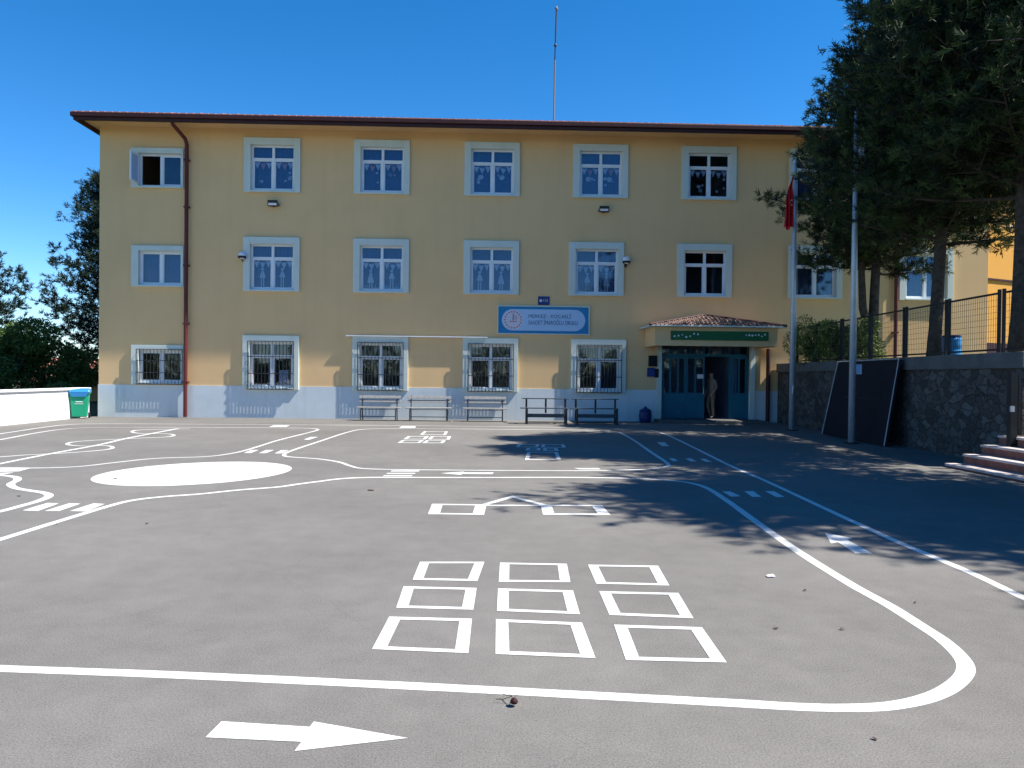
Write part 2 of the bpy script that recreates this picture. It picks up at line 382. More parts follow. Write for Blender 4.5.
# filled circle
c = []
for k in range(96):
    t = 2*math.pi*k/96
    c.append((191.2+100.6*math.cos(t), 473.9-5.45*math.cos(t)+10.9*math.sin(t)))
mb = MB(); z = nextz(); mb.face([(*G(*p), z) for p in reversed(c)]); struct(mb.build('painted_circle', M['paint']))
quads('painted_crossing', [[(20.5,510.5),(40,511),(60,503.5),(46,503)], [(43,511),(61,511),(82,503.7),(68,503.3)], [(68,511),(88,511.5),(106,504),(92,503.5)]])
quads('painted_crossing', [[(-20,469),(-20,472.2),(23,471.4),(37,468)], [(-20,473.6),(-20,475.6),(8,474.3),(18,472.4)]])
quads('painted_crossing', [[(243,453),(251.5,453.2),(259.6,450),(250,450)], [(258,453.2),(267,453.2),(275,450),(265,450)], [(274,453.4),(282,453.4),(289.5,450.2),(280,450.2)]])
quads('painted_crossing', [[(391.5,470.6),(390.5,471.6),(418.5,471.6),(420,470.6)], [(387.5,473),(386.3,474),(414.5,474),(415.7,473)], [(384,475.3),(382.9,476.3),(411.5,476.3),(412.7,475.3)]])
quads('painted_crossing', [[(668,458.4),(672,461.2),(679,461.2),(675,458.4)], [(684.5,458.5),(690,461.6),(697.5,461.6),(692,458.5)], [(699,458.8),(705,462),(713,462),(706,458.8)]])
quads('painted_crossing', [[(721,491.6),(730,496.8),(742,496.4),(731.5,491.6)], [(743,491.3),(751,497),(762.5,497),(754.5,491.3)], [(764,491.3),(775,497.2),(786,497.2),(775,491.3)]])
quads('painted_dash', [[(303.5,439.6),(309,439.9),(318,437),(311,437)]])
quads('painted_dash', [[(269,426.9),(286,426.9),(290,425.3),(274,425.3)]])
quads('painted_dash', [[(399,427.9),(415,427.9),(416,426.2),(402,426.2)]])
quads('painted_dash', [[(657,442.3),(662,446.2),(669,446.2),(664.5,442.3)]])
quads('painted_dash', [[(574,468.2),(579,469.4),(601,469.5),(598,468.2)]])
def arrow(pts): 
    mb = MB(); z = nextz(); mb.face([(*G(*p), z) for p in pts][::-1]); struct(mb.build('painted_arrow', M['paint']))
arrow([(221.5,721.7),(309.7,727.2),(313.8,721.9),(408,738.5),(294.5,751.5),(301.5,742.3),(205.5,737.8)])
arrow([(440.5,473.3),(464,471.7),(463.5,472.5),(494,472.6),(492,474.2),(462,474),(461.5,475)])
arrow([(825,533.2),(853,538.3),(847,540),(872.5,553.6),(855.5,553.6),(838,542.3),(831,543.6)])
def outline(mb, q, wv=.078, wh=.052):   # q: four pixel corners (tl,tr,br,bl); band inside
    P = [Vector(G(*p)) for p in q]; z = nextz()
    tl, tr, br, bl = P
    def inset(p, a, b, wa, wb):   # move in from edges
        return p + a.normalized()*wa + b.normalized()*wb
    I = [inset(tl, tr-tl, bl-tl, wv, wh), inset(tr, tl-tr, br-tr, wv, wh), inset(br, bl-br, tr-br, wv, wh), inset(bl, br-bl, tl-bl, wv, wh)]
    for k in range(4):
        a, b = P[k], P[(k+1) % 4]; c_, d = I[(k+1) % 4], I[k]
        mb.face([(*a, z), (*d, z), (*c_, z), (*b, z)])
sq = [[(420,562),(484.4,562),(477.4,581.3),(412.6,580)], [(500,562.8),(566.8,564),(570.5,582.5),(498.7,582)], [(588,564.9),(658,566),(669.4,585.8),(596.4,584)],
      [(403.6,586.6),(476.6,588.2),(473.3,610),(396.2,608)], [(498,588.7),(573,590.7),(580,614.5),(497,611.2)], [(599.2,591.5),(678.4,593.2),(693.6,618.6),(609.5,615.3)],
      [(389.2,617),(472,619),(468.4,653.5),(372,649.5)], [(495.9,619.4),(582,623),(595.5,658.4),(495.5,654.4)], [(614,625),(702,627.6),(726.8,662.9),(625.9,660.4)]]
for q in sq:
    mb = MB(); outline(mb, q); struct(mb.build('painted_square', M['paint']))
mb = MB()                                     # rocket-like figure
outline(mb, [(432,504),(486.5,504.6),(484,515),(428,514.4)], .13, .08)
outline(mb, [(540.5,504.8),(602,505.4),(610.5,515.2),(543,514.8)], .13, .08)
strip('', [(484,505),(512.5,496.8),(544,505.2)], .085, False, mb); strip('', [(486,505.4),(541,505.6)], .07, False, mb)
struct(mb.build('painted_house_figure', M['paint']))
mb = MB()                                     # hopscotch courts
for q in [[(424,431.4),(448,431.6),(446,435),(420,434.8)], [(408,436.3),(429,436.4),(425.5,439.4),(403.5,439.3)], [(431,436.4),(451,436.5),(449.5,439.6),(428,439.5)], [(402,440.3),(424,440.4),(420,443),(397.5,443)], [(426,440.5),(446,440.6),(443,443.2),(422.5,443.1)]]:
    outline(mb, q, .075, .10)
struct(mb.build('painted_hopscotch', M['paint']))
mb = MB()
for q in [[(518,444.3),(540,444.4),(538,447.2),(516,447.1)], [(542,444.4),(564,444.6),(566,447.6),(541,447.4)], [(527,448),(541,448.1),(540,450.6),(525,450.5)], [(543,448.2),(557,448.3),(559,450.9),(543,450.8)], [(527,452),(558,452.2),(561,460),(525,460)]]:
    outline(mb, q, .075, .10)
struct(mb.build('painted_hopscotch', M['paint']))

# ------------------------------------------------------------------ the school
B = empty('school_building', ((XL+XR)/2, YF, 0))
tag(B, 'long three storey yellow school building with maroon gutter and white framed windows', 'school')
BO = Vector(B.location)
class PB(MB):                    # builder in world coordinates, parented to a thing standing at org
    def __init__(s, org=BO): MB.__init__(s); s.org = Vector(org)
    def build(s, name, mats, parent=None, **k):
        s.v = [(x-s.org.x, y-s.org.y, z-s.org.z) for x, y, z in s.v]
        return MB.build(s, name, mats, parent, **k)
ZW = W(318, 130.6)[1]            # top of wall under the soffit
ZP = 1.11                        # top of plinth
CX = [-8.496, -4.730, -.911, 2.874, 6.694]
SW, SH = 1.93, 1.87
ZT = [2.86, 6.25, 9.667]
wins = []                        # x0,x1 (surround), ztop, bands l,r,t,b, kind
for r in range(3):
    for i, cx in enumerate(CX):
        if r == 0 and i == 4: continue
        x = cx - (.11 if r == 1 and i >= 3 else 0)
        wins.append(dict(x0=x, x1=x+SW, zt=ZT[r], zb=ZT[r]-SH, bl=.235, br=.2, bt=.235, bb=.06, row=r, col=i, kind='std'))
for r, (yt, yb) in enumerate(((344.8, 384.6), (245.4, 287.3), (148, 188.8))):
    x0, zt = W(132, yt); x1, zb = W(184, yb)
    wins.append(dict(x0=x0, x1=x1, zt=zt, zb=zb, bl=.25, br=.05, bt=.18, bb=.06, row=r, col=-1, kind='low'))
for col, pxl in ((6, 788), (7, 899)):
    for r in (1, 2):
        x0 = W(pxl, 250)[0]
        wins.append(dict(x0=x0, x1=x0+SW, zt=ZT[r], zb=ZT[r]-SH, bl=.235, br=.2, bt=.235, bb=.06, row=r, col=col, kind='std'))
for q in wins:
    q['ox0'] = q['x0']+q['bl']; q['ox1'] = q['x1']-q['br']; q['oz0'] = q['zb']+q['bb']; q['oz1'] = q['zt']-q['bt']
D0, _ = W(661, 400); D1, _ = W(749.5, 400); DZ = 2.78
def holes_wall(mb, X0, X1, Z0, Z1, y, th, holes):
    xs = sorted({X0, X1, *[h[0] for h in holes], *[h[1] for h in holes]}); zs = sorted({Z0, Z1, *[min(max(h[2], Z0), Z1) for h in holes], *[min(max(h[3], Z0), Z1) for h in holes]})
    xs = [x for x in xs if X0 <= x <= X1]
    def inh(x, z): return any(h[0] < x < h[1] and h[2] < z < h[3] for h in holes)
    for i in range(len(xs)-1):
        for j in range(len(zs)-1):
            x0, x1, z0, z1 = xs[i], xs[i+1], zs[j], zs[j+1]; xm, zm = (x0+x1)/2, (z0+z1)/2
            if x1-x0 < 1e-6 or z1-z0 < 1e-6: continue
            if not inh(xm, zm):
                mb.face([(x0, y, z0), (x1, y, z0), (x1, y, z1), (x0, y, z1)])
                mb.face([(x1, y+th, z0), (x0, y+th, z0), (x0, y+th, z1), (x1, y+th, z1)])
            else:
                if not inh(x0-1e-4, zm): mb.face([(x0, y, z0), (x0, y, z1), (x0, y+th, z1), (x0, y+th, z0)])
                if not inh(x1+1e-4, zm): mb.face([(x1, y, z1), (x1, y, z0), (x1, y+th, z0), (x1, y+th, z1)])
                if not inh(xm, z0-1e-4): mb.face([(x0, y, z0), (x0, y+th, z0), (x1, y+th, z0), (x1, y, z0)])
                if not inh(xm, z1+1e-4): mb.face([(x0, y+th, z1), (x0, y, z1), (x1, y, z1), (x1, y+th, z1)])
E_ = .03
H = [(q['ox0']-E_, q['ox1']+E_, q['oz0']-E_, q['oz1']+E_) for q in wins] + [(D0, D1, -1, DZ)]
mb = PB(); holes_wall(mb, XL, XR, ZP, ZW, YF, .28, H)
dp = 12.0
for x in (XL, XR):               # the side walls and the back
    s_ = 1 if x == XL else -1
    mb.box((x, YF+.281, 0), (x+s_*.28, YF+dp-.281, ZW))
mb.box((XL, YF+dp-.28, 0), (XR, YF+dp, ZW))
mb.build('wall', M['wall'], B)
mb = PB(); holes_wall(mb, XL-.015, XR+.01, -.05, ZP, YF-.018, .29, [(D0-.0, D1+.0, -1, DZ)])
mb.face([(XL-.015, YF-.018, ZP), (D0, YF-.018, ZP), (D0, YF+.02, ZP), (XL-.015, YF+.02, ZP)])
mb.face([(D1, YF-.018, ZP), (XR+.01, YF-.018, ZP), (XR+.01, YF+.02, ZP), (D1, YF+.02, ZP)])
mb.face([(XL-.015, YF+.27, -.05), (XL-.015, YF-.018, -.05), (XL-.015, YF-.018, ZP), (XL-.015, YF+.27, ZP)])
mb.build('plinth', M['plinth'], B)
# floors and rooms inside
for k, z in enumerate((-.02, 3.35, 6.8, ZW-.12)):
    mb = PB(); mb.box((XL+.29, YF+.285, z), (XR-.29, YF+4.6, z+.1)); mb.build('floor_slab', M['room'], B)
mb = PB(); mb.box((XL+.29, YF+4.6, 0), (XR-.29, YF+4.75, ZW-.1))
for x in [XL+2.9] + [c_-.9 for c_ in CX[1:]] + [8.8]:
    for k, (z0, z1) in enumerate(((.085, 3.34), (3.455, 6.79), (6.905, ZW-.125))):
        mb.box((x-.06, YF+.30, z0), (x+.06, YF+4.59, z1))
mb.build('partition_wall', M['room'], B)

def bunting(q, parent, col_seed):
    rnd = random.Random(col_seed); fx0, fx1 = q['ox0'], q['ox1']; zt = q['oz1']-.52; zb = q['oz0']+.1; y = YF+.125
    mb = PB(); mid = (fx0+fx1)/2
    def tri(x, z, s, m): mb.face([(x-s*.5, y, z), (x, y, z-s*1.1), (x+s*.5, y, z+rnd.uniform(-.02, .02))], m)
    def disc(x, z, r, m, k=9):
        mb.face([(x+r*math.cos(6.283*i/k), y+.002, z+r*(1.0 if i % 2 else .8)*math.sin(6.283*i/k)) for i in range(k)][::-1], m)
    for a, b in ((fx0+.08, mid-.07), (mid+.07, fx1-.08)):
        n = 3
        for k in range(n):
            u = (k+.5)/n; x = a+(b-a)*u; sag = .10*(1-(2*u-1)**2)
            tri(x, zt-sag, .20, (0, 1, 0)[k] if q['row'] == 2 and q['col'] in (0, 3, 1) else 0)
        mb.tube([(a, y, zt+.02), ((a+b)/2, y, zt-.09), (b, y, zt+.02)], .006, 4)
        cxm = (a+b)/2
        if q['row'] == 1:        # a paper child figure
            main = mb; mb = PB()
            hh = rnd.uniform(-.08, .10); cxm += rnd.uniform(-.06, .06)
            disc(cxm, zt-.33, .055, 0); mb.face([(cxm-.04, y, zt-.39), (cxm-.11, y, zt-.66-hh), (cxm+.11, y, zt-.66-hh), (cxm+.04, y, zt-.39)], 0)
            mb.face([(cxm-.06, y, zt-.66-hh), (cxm-.06, y, zb+.02), (cxm-.02, y, zb+.02), (cxm-.02, y, zt-.66-hh)], 0)
            mb.face([(cxm+.02, y, zt-.66-hh), (cxm+.02, y, zb+.02), (cxm+.06, y, zb+.02), (cxm+.06, y, zt-.66-hh)], 0)
            mb.build('paper_figure', [M['paper_w'], M['paper_p'], M['paper_b']], parent); mb = main
            if q['col'] == 1:
                for k in range(9):
                    x = a+.03+(b-a-.06)*k/8; h = rnd.uniform(.08, .2); mb.face([(x-.025, y+.003, zb), (x+.025, y+.003, zb), (x+rnd.uniform(-.02, .02), y+.003, zb+h)], 2)
        else:
            for k in range(rnd.randint(2, 4)):
                main = mb; mb = PB(); disc(rnd.uniform(a+.08, b-.08), rnd.uniform(zb+.18, zt-.34), rnd.uniform(.035, .07), rnd.choice((0, 0, 0, 1, 2))); mb.build('paper_cutout', [M['paper_w'], M['paper_p'], M['paper_b']], parent); mb = main
            if q['col'] in (2, 3): main = mb; mb = PB(); disc(cxm-.05, zt-.42, .10, 0, 7); mb.build('paper_cutout', [M['paper_w'], M['paper_p'], M['paper_b']], parent); mb = main
    mb.build('paper_bunting', [M['paper_w'], M['paper_p'], M['paper_b']], parent)

def window(q):
    x0, x1, zt, zb = q['x0'], q['x1'], q['zt'], q['zb']; a, b, c0, c1 = q['ox0'], q['ox1'], q['oz0'], q['oz1']
    P = .085; y0, y1 = YF-P, YF+.004
    mb = PB()
    mb.box((x0, y0, zb+.0), (a, y1, zt)); mb.box((b, y0, zb+.0), (x1, y1, zt)); mb.box((a, y0, c1), (b, y1, zt))
    mb.box((a, y0-.02, zb-.0), (b, YF+.055, c0))
    wdw = mb.build('window', M['surround'], B, bevel=.006)
    # frame
    fy0, fy1 = YF+.06, YF+.13; f = PB(); t = .065
    f.box((a-E_+.001, fy0, c0-.02), (a+t, fy1, c1+.02)); f.box((b-t, fy0, c0-.02), (b+E_-.001, fy1, c1+.02)); f.box((a+t, fy0, c0-.02), (b-t, fy1, c0+t)); f.box((a+t, fy0, c1-t), (b-t, fy1, c1+.02))
    mid = (a+b)/2; f.box((mid-.045, fy0-.012, c0+t), (mid+.045, fy1-.012, c1-t))
    opens = q['row'] == 2 and q['col'] == -1
    cells = []
    if q['kind'] == 'std':
        zt_ = c0+(c1-c0)*.70
        for (u0, u1) in ((a+t, mid-.045), (mid+.045, b-t)):
            f.box((u0, fy0, zt_-.04), (u1, fy1-.02, zt_+.04)); cells += [(u0, u1, c0+t, zt_-.04), (u0, u1, zt_+.04, c1-t)]
    else:
        cells = [(a+t, mid-.045, c0+t, c1-t), (mid+.045, b-t, c0+t, c1-t)]
    pn = PB()
    for k, (u0, u1, v0, v1) in enumerate(cells):
        if opens and k == 0: continue
        s = .035
        if k % 2 == 0 or q['kind'] == 'low':
            f.box((u0, fy0+.012, v0), (u0+s, fy1-.03, v1)); f.box((u1-s, fy0+.012, v0), (u1, fy1-.03, v1)); f.box((u0+s, fy0+.012, v0), (u1-s, fy1-.03, v0+s)); f.box((u0+s, fy0+.012, v1-s), (u1-s, fy1-.03, v1))
            u0 += s; u1 -= s; v0 += s; v1 -= s
        pn.box((u0, YF+.095, v0), (u1, YF+.101, v1))
    f.build('window_frame', M['pvc'], wdw, bevel=.004); pn.build('pane', M['glass'], wdw)
    if opens:                    # casement swung out
        lf = PB(); u = mid-.045-a-t; X = a+.02; ys = YF-.03
        lf.box((X-.05, ys-u, c0+t), (X, ys-u+.06, c1-t)); lf.box((X-.05, ys-.06, c0+t), (X, ys, c1-t)); lf.box((X-.05, ys-u+.06, c0+t), (X, ys-.06, c0+t+.06)); lf.box((X-.05, ys-u+.06, c1-t-.06), (X, ys-.06, c1-t))
        cs = lf.build('casement_frame', M['pvc'], wdw)
        lg = PB(); lg.box((X-.03, ys-u+.06, c0+t+.06), (X-.022, ys-.06, c1-t-.06)); lg.build('casement_pane', M['light_sign'], wdw)
    # blue sheet behind the glass, its colour standing in for reflected sky
    cu = PB(); rnd = random.Random(q['col']*7+q['row']*31)
    if q['row'] >= 1 and q['col'] != 4 and not opens:
        n = 40; ybase = YF+.24
        xs = [a-.05+(b-a+.1)*k/n for k in range(n+1)]
        for k in range(n):
            ya = ybase+.02*math.sin(k*1.9); yb = ybase+.02*math.sin((k+1)*1.9)
            cu.face([(xs[k], ya, c0-.1), (xs[k+1], yb, c0-.1), (xs[k+1], yb, c1+.1), (xs[k], ya, c1+.1)])
        cu.build('sky_tint_sheet', M['sky_tint_sheet'], wdw, smooth=True)
    if (q['row'] >= 1 and 0 <= q['col'] <= 3) or (q['row'] == 2 and q['col'] == 4): bunting(q, wdw, q['col']*13+q['row'])
    if q['row'] == 0:
        gr = PB(); ga, gb, gc0, gc1 = a-.04, b+.04, c0-.05, c1+.03; gy = YF-.15
        n = int((gb-ga)/.115)
        for k in range(n+1):
            x = ga+(gb-ga)*k/n; gr.tube([(x, gy, gc0), (x, gy, gc1)], .009 if 0 < k < n else .014, 5)
        for z in (gc0, gc0+(gc1-gc0)*.33, gc0+(gc1-gc0)*.68, gc1): gr.box((ga, gy-.008, z-.012), (gb, gy+.008, z+.012))
        for x in (ga+.02, gb-.02):
            for z in (gc0+.1, gc1-.1): gr.tube([(x, gy, z), (x, YF-.08, z)], .01, 5)
        if q['col'] == 0:        # swirl
            for k in range(3):
                zc_ = gc0+.2+k*.35; gr.tube([(ga+.0+.06*math.cos(t_), gy-.012, zc_+.07*math.sin(t_)) for t_ in [i*.6 for i in range(10)]], .006, 4)
        gr.build('window_grille', M['grille'], wdw)
        if q['col'] == 0:
            nb = PB(); nb.box((b-.52, YF+.115, c0+.18), (b-.2, YF+.12, c0+.62)); nb.build('paper_notice', M['paper_w'], wdw)
for q in wins: window(q)

# eaves: soffit, gutter, roof
OV, OL = 1.05, .55
OL = XL-(W(70, 114, YF-1.1)[0]+.07)
x0e, x1e, y0e, y1e = XL-OL, XR+OL, YF-OV, YF+dp+OV
mb = PB()
mb.box((x0e+.101, y0e+.101, ZW+.002), (x1e-.101, y1e-.101, ZW+.09)); mb.build('soffit', M['soffit'], B)
mb = PB(); gz0, gz1 = ZW-.13, ZW+.12
def ring(mb, a, z0, z1, th):
    mb.box((x0e-a, y0e-a, z0), (x1e+a, y0e-a+th, z1)); mb.box((x0e-a, y1e+a-th, z0), (x1e+a, y1e+a, z1))
    mb.box((x0e-a, y0e-a+th+.001, z0), (x0e-a+th, y1e+a-th-.001, z1)); mb.box((x1e+a-th, y0e-a+th+.001, z0), (x1e+a, y1e+a-th-.001, z1))
ring(mb, 0, gz0, gz1-.14, .1); ring(mb, .07, gz1-.139, gz1, .16)
mb.build('gutter', M['gutter'], B, bevel=.015)
# corrugated hip roof as tile rows
mb = PB(); sl_ = math.tan(R(17.5)); ez = gz1+.0; hw = (y1e-y0e)/2; rz = ez+hw*sl_
ex0, ex1, ey0, ey1 = x0e-.03, x1e+.03, y0e-.03, y1e+.03
nrow = 16
def tilerow(pfun, L, k):
    pass
for side in range(4):
    for k in range(nrow):
        i0, i1 = hw*k/nrow, hw*(k+1)/nrow
        z0, z1 = ez+i0*sl_+.035, ez+i1*sl_+.005
        def P(i, z, e):
            c_ = [(ex0+i, ey0+i), (ex1-i, ey0+i), (ex1-i, ey1-i), (ex0+i, ey1-i)]
            a, b = c_[side], c_[(side+1) % 4]; p = a if e == 0 else b
            return (p[0], p[1], z)
        mb.face([P(i0, z0, 0), P(i0, z0, 1), P(i1, z1, 1), P(i1, z1, 0)]); mb.face([P(i0, z0-.045, 0), P(i0, z0-.045, 1), P(i0, z0, 1), P(i0, z0, 0)])
rf = mb.build('roof', M['tile'], B)
# wavy front edge of the tiles and the ridge row
mb = PB(); n = int((ex1-ex0)/.24)
for k in range(n):
    x = ex0+.12+k*.24; dz = random.uniform(-.012, .02)
    mb.tube([(x, ey0-.03, ez+.0+dz*.5), (x, ey0+.9, ez+.0+dz*.5+.9*sl_)], .028, 7)
mb.build('eave_tile', M['tile'], rf, smooth=True)
# downpipes
def pipe(x, m, z0=0.0, nm='downpipe'):
    mb = PB(); r = .065
    mb.tube([(x-.20, y0e+.16, gz0+.1), (x-.19, y0e+.2, gz0-.03), (x-.04, YF-.2, ZW-.42), (x, YF-.14, ZW-.6), (x, YF-.14, z0+.02)], r, 10)
    for z in (1.2, 3.2, 5.2, 7.2, 8.8):
        if z > z0: mb.box((x-.085, YF-.2, z), (x+.085, YF+.0, z+.05))
    return mb.build(nm, m, B, smooth=False)
pipe(W(187.5, 300)[0], M['pipe']); pipe(W(894, 300)[0], M['pipe'], 2.0)
# small junction dots by windows
# porch canopy
YC = YF-1.6
pxa, _ = W(655, 330, YC); pxb, _ = W(778, 330, YC); cz0 = W(655, 345.5, YC)[1]; cz1 = W(655, 326.6, YC)[1]
mb = PB(); mb.box((pxa, YC, cz0), (pxb, YC+.2, cz1)); mb.box((pxa, YC+.201, cz0), (pxa+.2, YF-.002, cz1)); mb.box((pxb-.2, YC+.201, cz0), (pxb, YF-.002, cz1)); mb.box((pxa+.2, YC+.2, cz1-.12), (pxb-.2, YF-.002, cz1-.02))
pc = mb.build('porch_canopy', M['wall'], B, bevel=.01)
mb = PB(); o = .22
A_ = (pxa-o, YC-o, cz1); B_ = (pxb+o, YC-o, cz1)
mb.box((pxa-o, YC-o, cz1), (pxb+o, YF-.002, cz1+.055)); mb.build('canopy_edge', M['surround'], pc, bevel=.01)
mb = PB(); zt_ = cz1+.055; rz_ = zt_+.40; xm = (pxa+pxb)/2-.25
n = 34
fl, fr, ap = (pxa-o, YC-o, zt_), (pxb+o, YC-o, zt_), (xm, YF-.9, rz_)
apb = (xm, YF-.004, rz_); bl, br_ = (pxa-o, YF-.004, zt_), (pxb+o, YF-.004, zt_)
mb.face([fl, fr, ap]); mb.face([bl, fl, ap, apb]); mb.face([fr, br_, apb, ap])
rows = 9
for k in range(rows):
    u = k/rows
    a = Vector(fl).lerp(Vector(ap), u); b = Vector(fr).lerp(Vector(ap), u); m_ = max(2, int((b-a).length/.14))
    a2 = Vector(fl).lerp(Vector(ap), min(1, u+1/rows*1.1)); b2 = Vector(fr).lerp(Vector(ap), min(1, u+1/rows*1.1))
    for j in range(m_):
        s1 = (j+.5)/m_; p = a.lerp(b, s1)+Vector((0, -.01, .012+random.uniform(-.008, .012))); q_ = Vector((p.x, 0, 0)); e = a2.lerp(b2, s1)
        mb.tube([p, (p.x*.7+e.x*.3, e.y, e.z+.012)], .022, 5)
mb.build('canopy_roof', M['tile_old'], pc)
mb = PB(); mb.tube([fl, ap], .05, 6); mb.tube([fr, ap], .05, 6); mb.tube([ap, apb], .05, 6); mb.build('ridge_tile', M['gutter'], pc)
# door surround, doors, transom
for u0, u1 in ((D0-.17, D0), (D1, D1+.17)):
    mb = PB(); mb.box((u0, YF-.06, 0), (u1, YF-.0185, cz0+.1)); mb.build('door_surround', M['surround'], B)
mb = PB(); mb.box((D0-.25, YF-1.1, .001), (D1+.3, YF+.2, .10)); mb.build('door_step', M['concrete'], B, bevel=.01)
fy = YF+.10
e0, _ = W(704.5, 400, fy); e1, _ = W(729, 400, fy); TZ = W(700, 356.5, fy)[1]
mb = PB(); mb.box((D0, fy, TZ), (D1, fy+.08, TZ+.08)); mb.box((D0, fy, DZ-.06), (D1, fy+.08, DZ)); mb.box((D0, fy, .1), (D0+.06, fy+.08, DZ-.06)); mb.box((D1-.06, fy, .1), (D1, fy+.08, DZ-.06))
mb.box((e0-.06, fy, TZ+.08), (e0, fy+.08, DZ-.06)); mb.box((e1, fy, .1), (e1+.06, fy+.08, TZ))
for k in range(1, 9):
    x = D0+(D1-D0)*k/9; mb.box((x-.015, fy+.01, TZ+.08), (x+.015, fy+.04, DZ-.06))
tw = mb.build('door_frame', M['teal'], B)
mb = PB(); mb.box((D0+.06, fy+.05, TZ+.08), (D1-.06, fy+.056, DZ-.06)); mb.build('transom_pane', M['glass'], tw)
zm = 1.02
def leaf(x0, x1, nb, name='door', hand=None):
    mb = PB(); t = .055
    mb.box((x0, fy, .12), (x1, fy+.05, zm)); mb.box((x0, fy, zm), (x0+t, fy+.05, TZ-.01)); mb.box((x1-t, fy, zm), (x1, fy+.05, TZ-.01)); mb.box((x0+t, fy, TZ-.08), (x1-t, fy+.05, TZ-.01))
    for k in range(1, nb):
        x = x0+(x1-x0)*k/nb; mb.box((x-.025, fy+.005, zm), (x+.025, fy+.04, TZ-.08))
    mb.box((x0+.08, fy-.008, .2), (x1-.08, fy, zm-.08))
    d = mb.build(name, M['teal'], B)
    mb = PB(); mb.box((x0+t, fy+.042, zm), (x1-t, fy+.048, TZ-.08)); mb.build('door_pane', M['glass'], d)
    if hand is not None:
        mb = PB(); mb.tube([(hand, fy, .98), (hand, fy-.05, .98), (hand, fy-.05, 1.22), (hand, fy, 1.22)], .012, 6); mb.build('door_handle', M['steel'], d)
    return d
xm1 = D0+.06+(e0-D0-.06)*.56
leaf(D0+.065, xm1-.004, 3); d2 = leaf(xm1+.004, e0-.01, 2, hand=e0-.05); leaf(e1+.065, D1-.065, 2)
mb = PB(); nx, nz_ = W(700, 378, fy-.01); mb.box((nx-.1, fy-.012, nz_-.02), (nx+.12, fy-.004, nz_+.13)); mb.build('door_notice', M['paper_w'], d2)
# brown pipe right of the porch
mb = PB(); x, _ = W(768, 380, YF-.12); mb.tube([(x, YF-.12, 2.6), (x, YF-.12, 0.02)], .075, 8); mb.build('downpipe', M['gutter'], B)

# ------------------------------------------------------------------ things on the front
# name board
sx0, sz1 = W(498.5, 306.2, YF-.06); sx1, _ = W(588.8, 307, YF-.06); sz0 = W(498.5, 333, YF-.06)[1]
S = empty('school_sign', ((sx0+sx1)/2, YF-.0, sz0)); tag(S, 'wide blue name board with a pale rounded field, on the wall above the benches', 'sign')
SO = Vector(S.location)
mb = PB(SO); mb.box((sx0, YF-.06, sz0), (sx1, YF-.004, sz1)); mb.build('board', M['blue_sign'], S)
mb = PB(SO); t = .035
mb.box((sx0-t, YF-.075, sz0-t), (sx1+t, YF-.004, sz0)); mb.box((sx0-t, YF-.075, sz1), (sx1+t, YF-.004, sz1+t)); mb.box((sx0-t, YF-.075, sz0), (sx0, YF-.004, sz1)); mb.box((sx1, YF-.075, sz0), (sx1+t, YF-.004, sz1)); mb.build('border', M['surround'], S)
mb = PB(SO); hh = (sz1-sz0)*.40; zc_ = (sz0+sz1)/2; pts = []
for k in range(17): t = math.pi/2+math.pi*k/16; pts.append((sx0+.12+hh+hh*math.cos(t), zc_+hh*math.sin(t)))
for k in range(17): t = -math.pi/2+math.pi*k/16; pts.append((sx1-.12-hh+hh*math.cos(t), zc_+hh*math.sin(t)))
mb.face([(x, YF-.064, z) for x, z in pts]); mb.build('pale_field', M['light_sign'], S)
mb = PB(SO); lx = sx0+.12+hh*1.05
def disc(mb, x, z, r, y, mi=0, n=28): mb.face([(x+r*math.cos(6.2832*k/n), y, z+r*math.sin(6.2832*k/n)) for k in range(n)], mi)
disc(mb, lx, zc_, hh*.92, YF-.068, 0)
for k in range(18):
    t = 6.2832*k/18; disc(mb, lx+hh*.76*math.cos(t), zc_+hh*.76*math.sin(t), .032, YF-.0695, 1, 8)
mb.box((lx-.012, YF-.072, zc_-.02), (lx+.012, YF-.0685, zc_+hh*.6), 2); mb.box((lx-.13, YF-.072, zc_-.07), (lx+.13, YF-.0685, zc_-.04), 1)
for k in range(3): mb.box((lx+.03+.045*k, YF-.0715, zc_), (lx+.045+.045*k, YF-.0685, zc_+.16), 1)
mb.build('emblem', [M['logo_bg'], M['logo'], M['ink']], S)
tx, tz1 = W(528.3, 316.3, YF-.07); _, tz2 = W(528.3, 322.7, YF-.07)
text_mesh('MERKEZ - KOCAELİ', .17, 'lettering', M['ink'], S, (tx-SO.x, -.0665, tz1-SO.z), .001)
text_mesh('SAADET İMAROĞLU OKULU', .205, 'lettering', M['ink'], S, (tx-SO.x, -.0665, tz2-SO.z), .001, sx=.66)
# small number plate above it
ax0, az1 = W(538, 296.3, YF-.03); ax1, az0 = W(549.5, 305, YF-.03)
S = empty('number_plate', ((ax0+ax1)/2, YF, az0)); tag(S, 'small navy blue plate with white marks fixed just above the long name board', 'plaque')
SO = Vector(S.location)
mb = PB(SO); mb.box((ax0, YF-.03, az0), (ax1, YF-.002, az1)); mb.build('plate', M['navy'], S, bevel=.005)
mb = PB(SO); disc(mb, ax0+.1, (az0+az1)/2, .045, YF-.0335); mb.build('mark', M['white'], S)
text_mesh('112', .12, 'lettering', M['white'], S, (ax0+.17-SO.x, -.0335, (az0+az1)/2-SO.z), .001)
